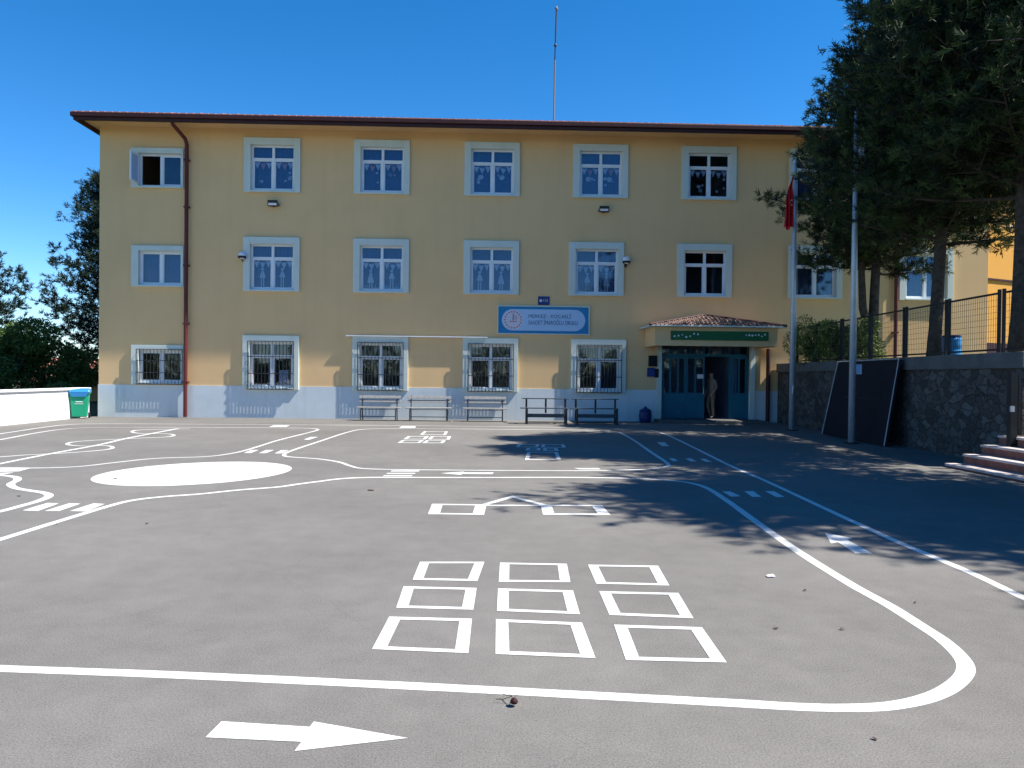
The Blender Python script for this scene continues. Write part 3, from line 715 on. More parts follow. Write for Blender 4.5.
# green board over the door
gx0, gz1_ = W(671, 330.6, YC-.04); gx1, gz0_ = W(768.5, 341, YC-.04)
S = empty('entrance_board', ((gx0+gx1)/2, YC, gz0_)); tag(S, 'long dark green board with small white marks on the porch front', 'sign'); SO = Vector(S.location)
mb = PB(SO); mb.box((gx0, YC-.04, gz0_), (gx1, YC-.003, gz1_)); mb.build('board', M['green_sign'], S)
mb = PB(SO); rnd = random.Random(3)
for k in range(7): disc(mb, gx0+.12+.13*k, gz0_+.15+rnd.uniform(-.05, .06), .022+rnd.random()*.015, YF-1.6-.044, 0, 8)
for k in range(7): disc(mb, gx1-.75+.105*k, gz0_+.17+rnd.uniform(-.05, .05), .024+rnd.random()*.015, YF-1.6-.044, 0, 8)
mb.build('mark', M['white'], S)
# notice boxes left of the door
S = None
a0, a1z = W(649, 355.4, YF-.1); b0, b0z = W(657.4, 366.5, YF-.1)
S = empty('wall_lantern_box', (a0, YF, b0z)); tag(S, 'small black barred box on the wall left of the entrance', 'box'); SO = Vector(S.location)
mb = PB(SO); mb.box((a0, YF-.1, b0z), (b0, YF-.002, a1z)); mb.build('box_body', M['black'], S, bevel=.01)
mb = PB(SO)
for k in range(4): x = a0+(b0-a0)*(k+.5)/4; mb.box((x-.006, YF-.115, b0z+.02), (x+.006, YF-.101, a1z-.02))
mb.build('bar', M['dark_metal'], S)
a0, a1z = W(647.4, 367.6, YF-.05); b0, b0z = W(658.6, 376.8, YF-.05)
S = empty('door_plaque', (a0, YF, b0z)); tag(S, 'small blue and black plaque just below the black box beside the entrance', 'plaque'); SO = Vector(S.location)
mb = PB(SO); mb.box((a0, YF-.05, b0z), (a0+(b0-a0)*.65, YF-.002, a1z)); mb.build('plate', M['navy'], S); mb = PB(SO); mb.box((a0+(b0-a0)*.65+.002, YF-.07, b0z-.03), (b0, YF-.002, a1z-.04)); mb.build('box_body', M['black'], S)

def flood(px, py, lab):
    x, z = W(px, py, YF-.15); S = empty('floodlight', (x, YF, z)); tag(S, lab, 'floodlight', 'floodlights on the school front'); SO = Vector(S.location)
    mb = PB(SO)
    mb.hexa([(x-.17, YF-.20, z-.1), (x+.17, YF-.20, z-.1), (x+.14, YF-.08, z-.09), (x-.14, YF-.08, z-.09), (x-.17, YF-.24, z+.1), (x+.17, YF-.24, z+.1), (x+.14, YF-.1, z+.12), (x-.14, YF-.1, z+.12)])
    mb.build('housing', M['dark_metal'], S, bevel=.008)
    mb = PB(SO); mb.hexa([(x-.14, YF-.214, z-.07), (x+.14, YF-.214, z-.07), (x+.14, YF-.205, z-.07), (x-.14, YF-.205, z-.07), (x-.14, YF-.236, z+.0), (x+.14, YF-.236, z+.0), (x+.14, YF-.225, z+.0), (x-.14, YF-.225, z+.0)]); mb.build('lens', M['paper_w'], S)
    mb = PB(SO); mb.tube([(x-.19, YF-.16, z), (x-.19, YF-.03, z-.05), (x+.19, YF-.03, z-.05), (x+.19, YF-.16, z)], .012, 5); mb.box((x-.05, YF-.05, z-.09), (x+.05, YF-.001, z-.01)); mb.build('bracket', M['dark_metal'], S)
flood(273, 203.5, 'dark floodlight between the top and middle windows second from the left')
flood(604, 209.3, 'dark floodlight on the wall under the fifth top floor window')
def globe(px, py, lab):
    x, z = W(px, py, YF-.2); S = empty('wall_lamp', (x, YF, z)); tag(S, lab, 'lamp', 'round lamps on the school front'); SO = Vector(S.location)
    mb = PB(SO); mb.lathe([(.01, -.13), (.07, -.11), (.115, -.05), (.13, .02), (.10, .09), (.05, .125), (.01, .13)], (x, YF-.2, z), 14); mb.build('globe', M['white'], S, smooth=True)
    mb = PB(SO); mb.tube([(x, YF-.2, z-.12), (x, YF-.2, z-.17), (x, YF-.08, z-.18), (x, YF-.01, z-.15)], .02, 6); mb.lathe([(.135, -.1), (.137, -.03), (.13, -.03)], (x, YF-.2, z), 14); mb.box((x-.04, YF-.03, z-.22), (x+.04, YF-.001, z-.08)); mb.build('bracket', M['dark_metal'], S)
globe(242, 255.3, 'round white lamp at the left of the second middle floor window')
globe(626.5, 260.2, 'round white lamp right of the fifth middle floor window')
# awning rail
rx0, rz0 = W(346, 335.6, YF-.1); rx1, rz1 = W(487.5, 338, YF-.1); rz0 = rz1 = (rz0+rz1)/2+.005
S = empty('awning_rail', ((rx0+rx1)/2, YF, rz0)); tag(S, 'thin pale rail running along the wall above two barred windows', 'rail'); SO = Vector(S.location)
mb = PB(SO); mb.box((rx0, YF-.15, rz0-.012), (rx1, YF-.087, rz0+.022)); mb.build('rail', M['white'], S)
mb = PB(SO)
for k in range(5): x = rx0+.1+(rx1-rx0-.2)*k/4; mb.box((x-.02, YF-.1, rz0-.04), (x+.02, YF-.003, rz0-.013))
mb.build('bracket', M['steel'], S)
# lightning rod
ax, az = W(553.5, 122, YF+5); _, atop = W(555, 9, YF+5)
S = empty('lightning_rod', (ax, YF+5, 11.9)); tag(S, 'tall thin mast standing on the roof ridge against the sky', 'mast'); SO = Vector(S.location)
mb = PB(SO); mb.tube([(ax, YF+5, 10.5), (ax+.03, YF+5, atop-2.1)], .032, 8); mb.build('mast', M['mast'], S)
mb = PB(SO); mb.tube([(ax+.03, YF+5, atop-2.1), (ax+.07, YF+5, atop)], .028, 8); mb.build('upper_mast', M['dark_metal'], S)
mb = PB(SO); mb.lathe([(.02, -.08), (.06, -.04), (.075, 0), (.055, .05), (.02, .12)], (ax+.07, YF+5, atop), 12); mb.build('tip', M['mast'], S, smooth=True)
mb = PB(SO); mb.lathe([(.03, -.08), (.07, 0), (.03, .08)], (ax+.04, YF+5, atop-1.5), 10); mb.build('clamp', M['dark_metal'], S)

# ------------------------------------------------------------------ benches
def bench(px0, px1, lab):
    Y = 25.95; x0, _ = W(px0, 420, Y); x1, _ = W(px1, 420, Y); L = x1-x0
    S = empty('park_bench', ((x0+x1)/2, Y, 0)); tag(S, lab, 'bench', 'slatted benches along the school wall'); h = L/2
    for z in (.66, .79):
        mb = MB(); mb.hexa([(-h, .30, z-.045), (h, .30, z-.045), (h, .33, z-.045), (-h, .33, z-.045), (-h, .325, z+.045), (h, .325, z+.045), (h, .355, z+.045), (-h, .355, z+.045)]); mb.build('backrest', M['slat'], S, bevel=.006)
    mb = MB()
    for k in range(3): mb.box((-h-.05, -.12+k*.14, .42), (h+.02, -.01+k*.14, .455))
    mb.build('seat', M['slat'], S, bevel=.006)
    for sx in (-h+.12, h-.12):
        mb = MB(); mb.tube([(sx, .18, .40), (sx, -.12, .40), (sx, -.14, 0.01)], .02, 6); mb.tube([(sx, .33, 0.01), (sx, .27, .42), (sx, .345, .85)], .02, 6); mb.tube([(sx, .18, .40), (sx, .28, .40)], .02, 6); mb.build('leg', M['dark_metal'], S)
    mb = MB(); mb.tube([(-h+.12, .0, .14), (h-.12, .0, .14)], .013, 6); mb.tube([(-h+.12, -.12, .39), (h-.12, -.12, .39)], .012, 6); mb.build('stretcher', M['dark_metal'], S)
    mb = MB(); mb.tube([(-h-.1, -.14, .015), (h+.02, -.14, .015)], .012, 6); mb.build('foot_bar', M['dark_metal'], S)
    return S
bench(357.5, 399.5, 'slatted bench under the left half of the pale rail, leftmost of the benches')
bench(406.5, 450.5, 'slatted bench between two windows, second from the left of the benches')
bench(464, 506, 'slatted bench under the fourth barred window, third from the left')
def desk(px0, px1, lab):
    Y = 25.0; x0, _ = W(px0, 423, Y); x1, _ = W(px1, 423, Y); h = (x1-x0)/2
    S = empty('desk_bench', ((x0+x1)/2, Y, 0)); tag(S, lab, 'bench', 'dark bench desks by the school wall')
    mb = MB(); mb.box((-h-.12, .18, .80), (h+.08, .42, .83)); mb.build('desk_top', M['slat_dark'], S, bevel=.005)
    mb = MB(); mb.box((-h-.2, -.24, .50), (h, .06, .53)); mb.build('seat', M['slat_dark'], S, bevel=.005)
    mb = MB(); mb.box((-h+.04, -.02, .21), (h-.04, .01, .33)); mb.build('front_board', M['slat_dark'], S, bevel=.005)
    for sx in (-h+.02, h-.02):
        mb = MB(); mb.box((sx-.03, .28, .03), (sx+.03, .33, .80)); mb.box((sx-.03, -.14, .03), (sx+.03, -.09, .50)); mb.box((sx-.028, -.3, 0), (sx+.028, .42, .03)); mb.box((sx-.028, -.089, .44), (sx+.028, .279, .48)); mb.build('leg', M['dark_metal'], S)
    mb = MB(); mb.box((-.03, .29, .34), (.03, .32, .80)); mb.build('upright', M['dark_metal'], S)
    mb = MB(); mb.box((-h, -.13, .05), (h, -.10, .08)); mb.build('stretcher', M['dark_metal'], S)
desk(526, 566.5, 'dark three tier bench desk nearest the blue board, left of two joined'); desk(576, 617, 'dark three tier bench desk nearest the entrance, right of two joined')

# ------------------------------------------------------------------ bins
xb, _ = W(80, 418, 25.9)
S = empty('wheeled_bin', (xb, 25.9, 0), R(22)); S.scale = (.84, .84, .9); tag(S, 'green wheeled bin with a blue lid at the end of the white wall', 'bin')
mb = MB(); mb.hexa([(-.26, -.28, .05), (.26, -.28, .05), (.24, .26, .05), (-.24, .26, .05), (-.33, -.36, .93), (.33, -.36, .93), (.33, .34, .93), (-.33, .34, .93)]); mb.build('bin_body', M['bin_green'], S, bevel=.03)
mb = MB(); mb.box((-.36, -.39, .90), (.36, .37, .95)); mb.build('rim', M['bin_green'], S, bevel=.015)
mb = MB(); mb.hexa([(-.38, -.42, .952), (.38, -.42, .952), (.38, .40, .952), (-.38, .40, .952), (-.34, -.36, 1.06), (.34, -.36, 1.06), (.33, .36, 1.10), (-.33, .36, 1.10)]); mb.build('lid', M['bin_blue'], S, bevel=.03)
mb = MB(); mb.hexa([(-.24, -.40, .80), (.24, -.40, .80), (.24, -.36, .80), (-.24, -.36, .80), (-.34, -.425, .95), (.34, -.425, .95), (.34, -.39, .95), (-.34, -.39, .95)]); mb.build('lid_flap', M['bin_blue'], S)
for sx in (-1, 1):
    mb = MB(); mb.tube([(sx*.26, .30, .1), (sx*.33, .30, .1)], .1, 16); mb.build('wheel', M['black'], S)
mb = MB(); mb.box((-.12, -.345, .60), (.12, -.33, .625)); mb.box((-.16, -.335, .53), (.14, -.322, .545)); mb.build('sticker', M['white'], S)
xb, _ = W(645.3, 420, 26.3)
S = empty('dome_bin', (xb, 26.3, 0)); tag(S, 'small dark blue barrel bin with domed top beside the entrance door', 'bin')
mb = MB(); mb.lathe([(.17, 0), (.2, .03), (.22, .2), (.21, .34), (.2, .38)], n=20); mb.build('bin_body', M['bin_dark'], S, smooth=True)
mb = MB(); mb.lathe([(.215, .381), (.2, .42), (.13, .47), (.05, .50), (.05, .54), (.02, .55)], n=20); mb.build('lid', M['bin_dark'], S, smooth=True)

# ------------------------------------------------------------------ left boundary wall
mb = MB(); mb.box((-14.0, -14, -.05), (-13.70, YF-.03, .93)); mb.box((-14.06, -14, .932), (-13.64, YF-.03, 1.0))
o = mb.build('boundary_wall', M['white_wall'], bevel=.01); tag(o, 'low white painted wall along the left side of the yard', 'wall')
for px, py in ():
    pass

# ------------------------------------------------------------------ terrace, retaining wall, steps
WX, TZ_ = 9.45, 2.08
def shear(mb):
    mb.v = [(x+(.058*(y-14.2) if y > 14.2 else 0), y, z) for x, y, z in mb.v]; return mb
mb = MB(); mb.box((WX+.02, 13.35, -.05), (WX+.45, YF-.03, TZ_-.3)); shear(mb); mb.box((WX+.451, 13.35, -.05), (16, 13.8, TZ_-.3))
o = mb.build('retaining_wall', M['stone']); tag(o, 'rubble stone retaining wall with concrete coping under the mesh fence', 'wall')
mb = MB(); mb.box((WX-.04, 13.3, TZ_-.298), (WX+.5, YF-.03, TZ_)); shear(mb); mb.box((WX+.501, 13.3, TZ_-.298), (16, 13.85, TZ_)); mb.build('coping', M['concrete'], o, bevel=.015)
mb = MB(); mb.box((WX+.02, -14, -.05), (WX+.45, 9.2, TZ_-.3)); mb.box((WX+.451, 8.75, -.05), (16, 9.2, TZ_-.3))
o = mb.build('retaining_wall', M['stone']); tag(o, 'stone retaining wall on the near side of the steps, beyond the right edge', 'wall')
mb = MB(); mb.box((WX-.04, -14, TZ_-.298), (WX+.5, 9.25, TZ_)); mb.box((WX+.501, 8.7, TZ_-.298), (16, 9.25, TZ_)); mb.build('coping', M['concrete'], o, bevel=.015)
def sheet(x0, x1, y0, y1, z, n, nm, m, amp=.05):
    mb = MB(); nx = ny = n
    for j in range(ny+1):
        for i in range(nx+1):
            x = x0+(x1-x0)*i/nx; y = y0+(y1-y0)*j/ny; mb.v.append((x, y, z+amp*noise.noise(Vector((x*.6, y*.6, 0)))))
    for j in range(ny):
        for i in range(nx):
            a = j*(nx+1)+i; mb.f.append((a, a+1, a+nx+2, a+nx+1)); mb.m.append(0)
    if x0 < 12: shear(mb)
    return struct(mb.build(nm, m, smooth=True))
sheet(WX+.44, 60, 13.82, YF+.3, TZ_-.05, 60, 'terrace_ground', M['soil']); sheet(WX+.44, 60, -14, 8.74, TZ_-.05, 60, 'terrace_ground', M['soil']); sheet(XR+.01, 60, YF+.3, 60, TZ_-.05, 20, 'terrace_ground', M['soil'])
sheet(16, 60, 8.74, 13.82, TZ_-.05, 20, 'terrace_ground', M['soil'])
S = empty('stone_steps', (8.25, 11.3, 0)); tag(S, 'wide brick steps with pale worn edges climbing to the gate', 'steps'); SO = Vector(S.location)
for k in range(12):
    x0 = 8.2+.32*k; z1 = .07+.17*k; yb = 13.29 if x0 > WX-.2 else 13.55; ya = 9.26 if x0 > WX-.2 else 9.0
    if z1 > 2.1: break
    mb = PB(SO); mb.box((x0+.03, ya, z1-.17 if k else 0), (x0+.32+.03, yb, z1-.045)); mb.build('riser', M['brick_step'], S)
    mb = PB(SO); mb.box((x0, ya-.0, z1-.044), (x0+.349, yb+.0, z1)); mb.build('tread', M['step_top'], S, bevel=.008)
# fence
FX = WX+.12; FZ0, FZ1 = TZ_+.0, 3.2
ys = [14.1+1.85*k for k in range(7)]
S = empty('mesh_fence', (FX, 13.4, TZ_)); tag(S, 'dark mesh fence panels on top of the stone retaining wall', 'fence'); SO = Vector(S.location)
for k, y in enumerate(ys+[25.2]):
    for dy in (-.065, .065):
        mb = PB(SO); mb.box((FX-.024, y+dy-.024, FZ0), (FX+.024, y+dy+.024, FZ1+.07)); shear(mb); mb.build('post', M['fence'], S)
def panel(y0, y1, x=FX):
    mb = PB(SO)
    for z in (FZ0+.06, FZ1): mb.box((x-.018, y0, z-.018), (x+.018, y1, z+.018))
    n = int((y1-y0)/.075)
    for k in range(1, n): y = y0+(y1-y0)*k/n; mb.box((x-.0025, y-.0025, FZ0+.06), (x+.0025, y+.0025, FZ1))
    for k in range(1, 9): z = FZ0+.06+(FZ1-FZ0-.06)*k/9; mb.box((x-.006, y0, z-.0025), (x-.0026, y1, z+.0025))
    shear(mb); mb.build('mesh_panel', M['fence'], S)
yy = ys+[25.2]
for k in range(len(yy)-1): panel(yy[k]+.09, yy[k+1]-.09)
panel(13.38, 13.97)
mb = PB(SO)
# gate at the stairs
gy = 13.12; gxx = 9.12
S = empty('stair_gate', (gxx, gy, .7)); tag(S, 'dark metal gate leaf with horizontal bars at the head of the brick steps', 'gate'); SO = Vector(S.location)
mb = PB(SO); mb.box((gxx-.06, gy-.06, .41), (gxx+.06, gy+.05, 1.70)); mb.build('gate_post', M['fence'], S)
mb = PB(SO)
for x in (gxx+.12, gxx+1.3): mb.box((x-.02, gy-.02, .72), (x+.02, gy+.02, 1.66))
for k in range(9): z = .74+k*.11; mb.box((gxx+.14, gy-.012, z-.01), (gxx+1.28, gy+.012, z+.01))
mb.build('gate_frame', M['fence'], S)
mb = PB(SO); mb.box((gxx-.09, gy-.1, 1.02), (gxx-.02, gy-.07, 1.12)); mb.build('latch', M['steel'], S)

# leaning board
S = empty('leaning_board', (9.3, 19.2, 0)); tag(S, 'big black board with thin pale edges leaning on the stone wall', 'board'); SO = Vector(S.location)
y0, y1 = 17.4, 21.2; xb_, xt_ = 8.95, WX-.08
mb = PB(SO); mb.hexa([(xb_, y0, .02), (xb_+.05, y0, .02), (xb_+.05, y1, .02), (xb_, y1, .02), (xt_-.05, y0+.12, 2.02), (xt_, y0+.12, 2.02), (xt_, y1-.12, 2.02), (xt_-.05, y1-.12, 2.02)]); shear(mb); mb.build('panel', M['black'], S)
mb = PB(SO)
mb.tube([(xb_-.03, y0, .03), (xt_-.08, y0+.12, 2.04), (xt_-.08, y1-.12, 2.04), (xb_-.03, y1, .03)], .012, 6); shear(mb); mb.build('edge_frame', M['steel'], S)
mb = PB(SO); mb.hexa([(xb_+.22, y0+.7, 1.0), (xb_+.27, y0+.7, 1.0), (xb_+.27, y1-1.0, 1.0), (xb_+.22, y1-1.0, 1.0), (xb_+.175, y0+.7, 1.1), (xb_+.29, y0+.7, 1.1), (xb_+.29, y1-1.0, 1.1), (xb_+.175, y1-1.0, 1.1)]); shear(mb); mb.build('cross_bar', M['dark_metal'], S)

# poles
gx, gy_ = G(791.5, 430.5)
S = empty('flagpole', (gx, gy_, 0)); tag(S, 'tall galvanised pole carrying the limp red flag', 'flagpole')
ztop = 1.55+(378.5-168)/769*gy_*1.03
mb = MB(); mb.tube([(0, 0, 0), (0, 0, ztop*.55), (0, 0, ztop)], [.085, .07, .045], 12); mb.build('pole', M['steel'], S, smooth=True)
mb = MB(); mb.lathe([(.02, 0), (.07, .04), (.07, .09), (.02, .15)], (0, 0, ztop), 12); mb.build('finial', M['steel'], S, smooth=True)
mb = MB(); mb.box((-.14, -.14, .0), (.14, .14, .03)); mb.build('base_plate', M['dark_metal'], S)
mb = MB(); mb.tube([(.06, -.03, 1.2), (.09, -.04, ztop*.5), (.05, -.02, ztop-.1)], .006, 5); mb.tube([(-.02, -.08, 1.1), (.0, -.09, 1.35)], .02, 5); mb.build('halyard', M['white'], S)
def cloth(name, loc, wd, ht, m, lab, cat, seed, side=-1):
    rnd = random.Random(seed); nu, nv = 26, 24; mb = MB()
    for j in range(nv+1):
        v = j/nv
        for i in range(nu+1):
            u = i/nu; amp = .055*(.4+v*.9)
            x = side*(u*wd*(.45+.55*math.sin(min(1, v*1.5)*1.57)))+.02*math.sin(v*9+seed); y = amp*math.sin(u*15+v*2.2+seed)+.02*math.sin(v*11)
            z = -v*ht-u*ht*.12*(1-v)*2 + (.05*math.sin(u*9) if j == nv else 0)
            mb.v.append((x, y, z))
    for j in range(nv):
        for i in range(nu):
            a = j*(nu+1)+i; mb.f.append((a, a+1, a+nu+2, a+nu+1)); mb.m.append(0)
    o = mb.build(name, m, smooth=True); o.location = loc; s = o.modifiers.new('thickness', 'SOLIDIFY'); s.thickness = .004
    return tag(o, lab, cat) if lab else o
fl_ = cloth('flag', (gx-.04, gy_-.0, ztop-.18), .26, 1.75, M['red'], 'limp red flag hanging against the left pole', 'flag', 2)
mb = MB()
pts = []
for k in range(12): t = -2.2+4.4*k/11; pts.append((.085*math.cos(t), .085*math.sin(t)))
for k in range(12): t = 2.0-4.0*k/11; pts.append((.03+.062*math.cos(t), .062*math.sin(t)))
mb.face([(-.10+x*-.6, -.115, -1.0+z) for x, z in pts]); o = mb.build('crescent', M['white'], fl_)
gx2, gy2 = G(851.5, 443.5)
S = empty('flagpole', (gx2, gy2, 0)); tag(S, 'galvanised pole in front of the black board with furled white cloth at its top', 'flagpole')
zt2 = 1.55+(379.2-118)/769*gy2*1.02
mb = MB(); mb.tube([(0, 0, 0), (0, 0, zt2*.55), (0, 0, zt2)], [.085, .07, .045], 12); mb.build('pole', M['steel'], S, smooth=True)
mb = MB(); mb.lathe([(.02, 0), (.06, .04), (.06, .09), (.02, .14)], (0, 0, zt2), 12); mb.build('finial', M['steel'], S, smooth=True)
mb = MB(); mb.box((-.14, -.14, .0), (.14, .14, .03)); mb.build('base_plate', M['dark_metal'], S)
mb = MB(); x_ = .11; mb.box((.06, -.05, 1.68), (.2, -.03, 1.92)); mb.box((.03, -.06, 1.76), (.07, -.02, 1.84)); mb.build('small_plate', M['light_sign'], S)
cloth('furled_flag', (gx2+.02, gy2-.07, zt2-.35), .20, .75, M['white'], 'furled white flag near the top of the right pole', 'flag', 5, 1)

# ------------------------------------------------------------------ vegetation
def fast_mesh(name, V, m, parent, k=4):
    n = len(V)//k; me = bpy.data.meshes.new(name)
    me.vertices.add(n*k); me.vertices.foreach_set('co', V.astype(np.float32).ravel())
    me.loops.add(n*k); me.loops.foreach_set('vertex_index', np.arange(n*k, dtype=np.int32))
    me.polygons.add(n); me.polygons.foreach_set('loop_start', np.arange(0, n*k, k, dtype=np.int32)); me.polygons.foreach_set('loop_total', np.full(n, k, dtype=np.int32))
    me.update(); me.validate(); me.materials.append(m)
    o = bpy.data.objects.new(name, me); COL.objects.link(o); o.parent = parent; return o
def needles(P, D, rng, per, ln, wd, spread=.62):
    P = np.repeat(np.array(P), per, 0); D = np.repeat(np.array(D), per, 0); n = len(P)
    d = D + rng.normal(size=(n, 3))*spread; d /= np.linalg.norm(d, axis=1)[:, None]
    P = P + D*rng.uniform(-.09, .09, (n, 1)) + rng.normal(size=(n, 3))*.012
    s = np.cross(d, rng.normal(size=(n, 3))); s /= np.linalg.norm(s, axis=1)[:, None]
    L = ln*rng.uniform(.7, 1.2, (n, 1)); w_ = wd*rng.uniform(.7, 1.3, (n, 1))*.5
    V = np.stack([P-s*w_*.6, P+s*w_*.6, P+d*L*.65+s*w_, P+d*L], 1)
    return V.reshape(-1, 3)
def conifer(name, loc, ht, prof, z_low, seed, nlimb=80, droop=0, rise=.25, per=20, ln=.15, wd=.022, m='needles', trunk_r=.2, lab='', group=None, cat='tree', lean=(0, 0), sub=8, fork=False, clr=.20, ncl=6):
    rng = np.random.default_rng(seed); S = empty(name, loc); tag(S, lab, cat, group)
    tr = MB(); path = []; rad = []
    nseg = 14
    for k in range(nseg+1):
        t = k/nseg; path.append((lean[0]*t+.10*math.sin(t*5+seed), lean[1]*t+.10*math.cos(t*4+seed)-.1, ht*t)); rad.append(trunk_r*(1-t)**.8+.02 + (.03 if k == 0 else 0))
    tr.tube(path, rad, 12)
    if fork: tr.tube([(path[1][0]-.05, path[1][1], path[1][2]), (path[2][0]-.38, path[2][1]-.1, path[2][2]+.3), (path[4][0]-.45, path[4][1], path[4][2]+.4), (path[6][0]-.7, path[6][1], path[6][2])], [.12, .12, .09, .03], 8)
    def tp(z):
        t = min(max(z/ht, 0), 1)*nseg; i = min(int(t), nseg-1); u = t-i; return Vector(path[i]).lerp(Vector(path[i+1]), u)
    P, D = [], []
    for i in range(nlimb):
        z = z_low+(ht-.3-z_low)*((i+rng.random())/nlimb)**.9; f = (z-z_low)/(ht-z_low)
        L = prof(f)*rng.uniform(.55, 1.12); az = i*2.4+rng.uniform(-.4, .4); o = tp(z); dr = Vector((math.cos(az), math.sin(az), 0)); sd = Vector((-dr.y, dr.x, 0))
        pts = []; N = 7
        rs = rise*(.4+f)+rng.uniform(-.1, .1)
        bend = rng.uniform(-.15, .15)
        for k in range(N+1):
            u = k/N; pts.append(o+dr*(L*u)+sd*(bend*L*u*u)+Vector((0, 0, L*(rs*u-droop*u+ (droop+.18)*u*u*u))))
        r0 = .010+.012*L*(1-f*.5); tr.tube(pts, [r0*(1-.85*k/N) for k in range(N+1)], 5, cap=False)
        def clump(c_, ax, rad, nt):               # a rounded bunch of shoots
            jit = rng.normal(size=(nt, 3))*np.array([1, 1, .75])
            for q in jit:
                v_ = Vector(q*rad*.62); d_ = (v_*(1.3/rad)+ax*.8+Vector((0, 0, .45))); P.append(c_+v_+Vector((0, 0, .04))); D.append(d_.normalized())
        for k in range(2, N+1):                  # bunches along the outer limb
            ax = (pts[k]-pts[k-1]).normalized(); clump(pts[k-1].lerp(pts[k], rng.random()), ax, clr, ncl)
        clump(pts[N], ax, clr*1.1, ncl+2)
        for j in range(sub):
            u = .15+.83*(j+rng.random()*.6)/sub; k = min(int(u*N), N-1); a = pts[k].lerp(pts[k+1], u*N-k)
            sg = 1 if j % 2 else -1; l2 = L*rng.uniform(.20, .40)*(1.15-u*.5)+.15; dd = (dr*.65+sd*sg*.9+Vector((0, 0, rng.uniform(-.15, .45)))).normalized()
            e = a+dd*l2; tr.tube([a, e], [r0*.35+.004, .004], 4, cap=False)
            nt_ = max(1, int(l2/.36))
            for q_ in range(nt_): clump(a.lerp(e, (q_+1)/nt_)+Vector(rng.normal(size=3)*.06), dd, clr*rng.uniform(.75, 1.15), ncl)
    tr.build('trunk', M['bark'], S, smooth=True)
    V = needles([tuple(p) for p in P], [tuple(d) for d in D], rng, per, ln, wd)
    fast_mesh('crown', V, M[m], S)
    return S
G_P = 'pines on the terrace behind the fence'
def dome(r):
    return lambda f: r*(1-((f-.22)/.78)**1.15*.92 if f > .22 else 1-((.22-f)/.22)**2*.2)
conifer('pine_tree', (11.5, 22.6, TZ_-.1), 9.8, dome(2.75), 2.7, 11, 110, trunk_r=.14, lab='pine with a forked pale trunk, leftmost behind the mesh fence', group=G_P, fork=True)
conifer('pine_tree', (10.4, 17.6, TZ_-.1), 10.8, dome(3.3), 2.7, 12, 125, trunk_r=.135, lab='pine with a thick straight trunk rising in front of the right window', group=G_P)
conifer('pine_tree', (10.3, 14.7, TZ_-.1), 10.4, dome(3.5), 3.0, 13, 130, trunk_r=.18, lab='pine whose leaning trunk stands at the right edge of the view', group=G_P, lean=(-.15, .1))
conifer('pine_tree', (11.2, 8.65, TZ_-.1), 9.3, dome(4.3), 2.6, 14, 165, trunk_r=.2, lab='pine standing nearer than the brick steps, its branches reaching in from the right', group=G_P)
conifer('pine_tree', (10.9, -1.2, TZ_-.1), 7.3, dome(4.3), 2.8, 15, 80, trunk_r=.2, lab='nearest pine, beyond the right edge, shading the lower right corner', group=G_P)

# left background
def G2(px, Y): return W(px, 380, Y)[0]
conifer('spruce_tree', (G2(108, 37), 37, -.1), 11.0, lambda f: 3.0*(1-f)**.7+.25, 1.0, 21, 75, droop=.25, rise=.35, per=16, ln=.17, wd=.032, m='spruce', trunk_r=.2, lab='dark spruce with upswept branch ends behind the left corner of the school', group='spruces behind the white wall', sub=5)
conifer('spruce_tree', (G2(-34, 34), 34, -.1), 7.8, lambda f: 3.0*(1-f)**.7+.2, 1.0, 22, 70, droop=.25, rise=.35, per=16, ln=.17, wd=.032, m='spruce', trunk_r=.2, lab='dark spruce reaching in at the left edge of the view', group='spruces behind the white wall', sub=5)
def broad(name, loc, rx, ry, rz, n, seed, m='leaves', lab='', group=None, cat='tree', leaf=.11, trunk=True, zc_=None, lobes=14):
    rng = np.random.default_rng(seed); S = empty(name, loc); tag(S, lab, cat, group)
    zc_ = zc_ if zc_ is not None else rz*1.1
    # lobes
    C = rng.normal(size=(lobes, 3)); C /= np.linalg.norm(C, axis=1)[:, None]; C *= rng.uniform(.35, .8, (lobes, 1)); rr = rng.uniform(.28, .5, lobes)
    idx = rng.integers(0, lobes, n); d = rng.normal(size=(n, 3)); d /= np.linalg.norm(d, axis=1)[:, None]
    p = C[idx]+d*(rr[idx]*rng.uniform(.55, 1.08, n)**.6)[:, None]
    p *= np.array([rx, ry, rz]); p[:, 2] += zc_
    p = p[p[:, 2] > .02]; n = len(p)
    a = rng.normal(size=(n, 3)); a /= np.linalg.norm(a, axis=1)[:, None]; b = np.cross(a, rng.normal(size=(n, 3))); b /= np.linalg.norm(b, axis=1)[:, None]
    L = leaf*rng.uniform(.6, 1.2, (n, 1)); V = np.stack([p-a*L*.5, p-b*L*.28, p+a*L*.5, p+b*L*.28], 1).reshape(-1, 3)
    if trunk:
        tr = MB(); tr.tube([(0, 0, 0), (.05, 0, zc_*.5), (0, .05, zc_)], [.14, .1, .05], 8)
        for k in range(lobes):
            e = C[k]*np.array([rx, ry, rz])*.8; tr.tube([(.03, 0, zc_*.5), (e[0]*.5, e[1]*.5, zc_*.75+e[2]*.3), (e[0], e[1], zc_+e[2])], [.06, .035, .012], 5)
        tr.build('trunk', M['bark'], S, smooth=True)
    fast_mesh('crown', V, M[m], S); return S
broad('broadleaf_tree', (G2(8, 31), 31, -.1), 2.2, 1.9, 1.75, 22000, 31, lab='bushy green tree above the white wall at the far left', group='leafy trees behind the white wall', leaf=.13)
broad('broadleaf_tree', (G2(48, 32.5), 32.5, -.1), 1.7, 1.6, 1.7, 16000, 32, lab='darker leafy tree between the two spruces', group='leafy trees behind the white wall', leaf=.13)
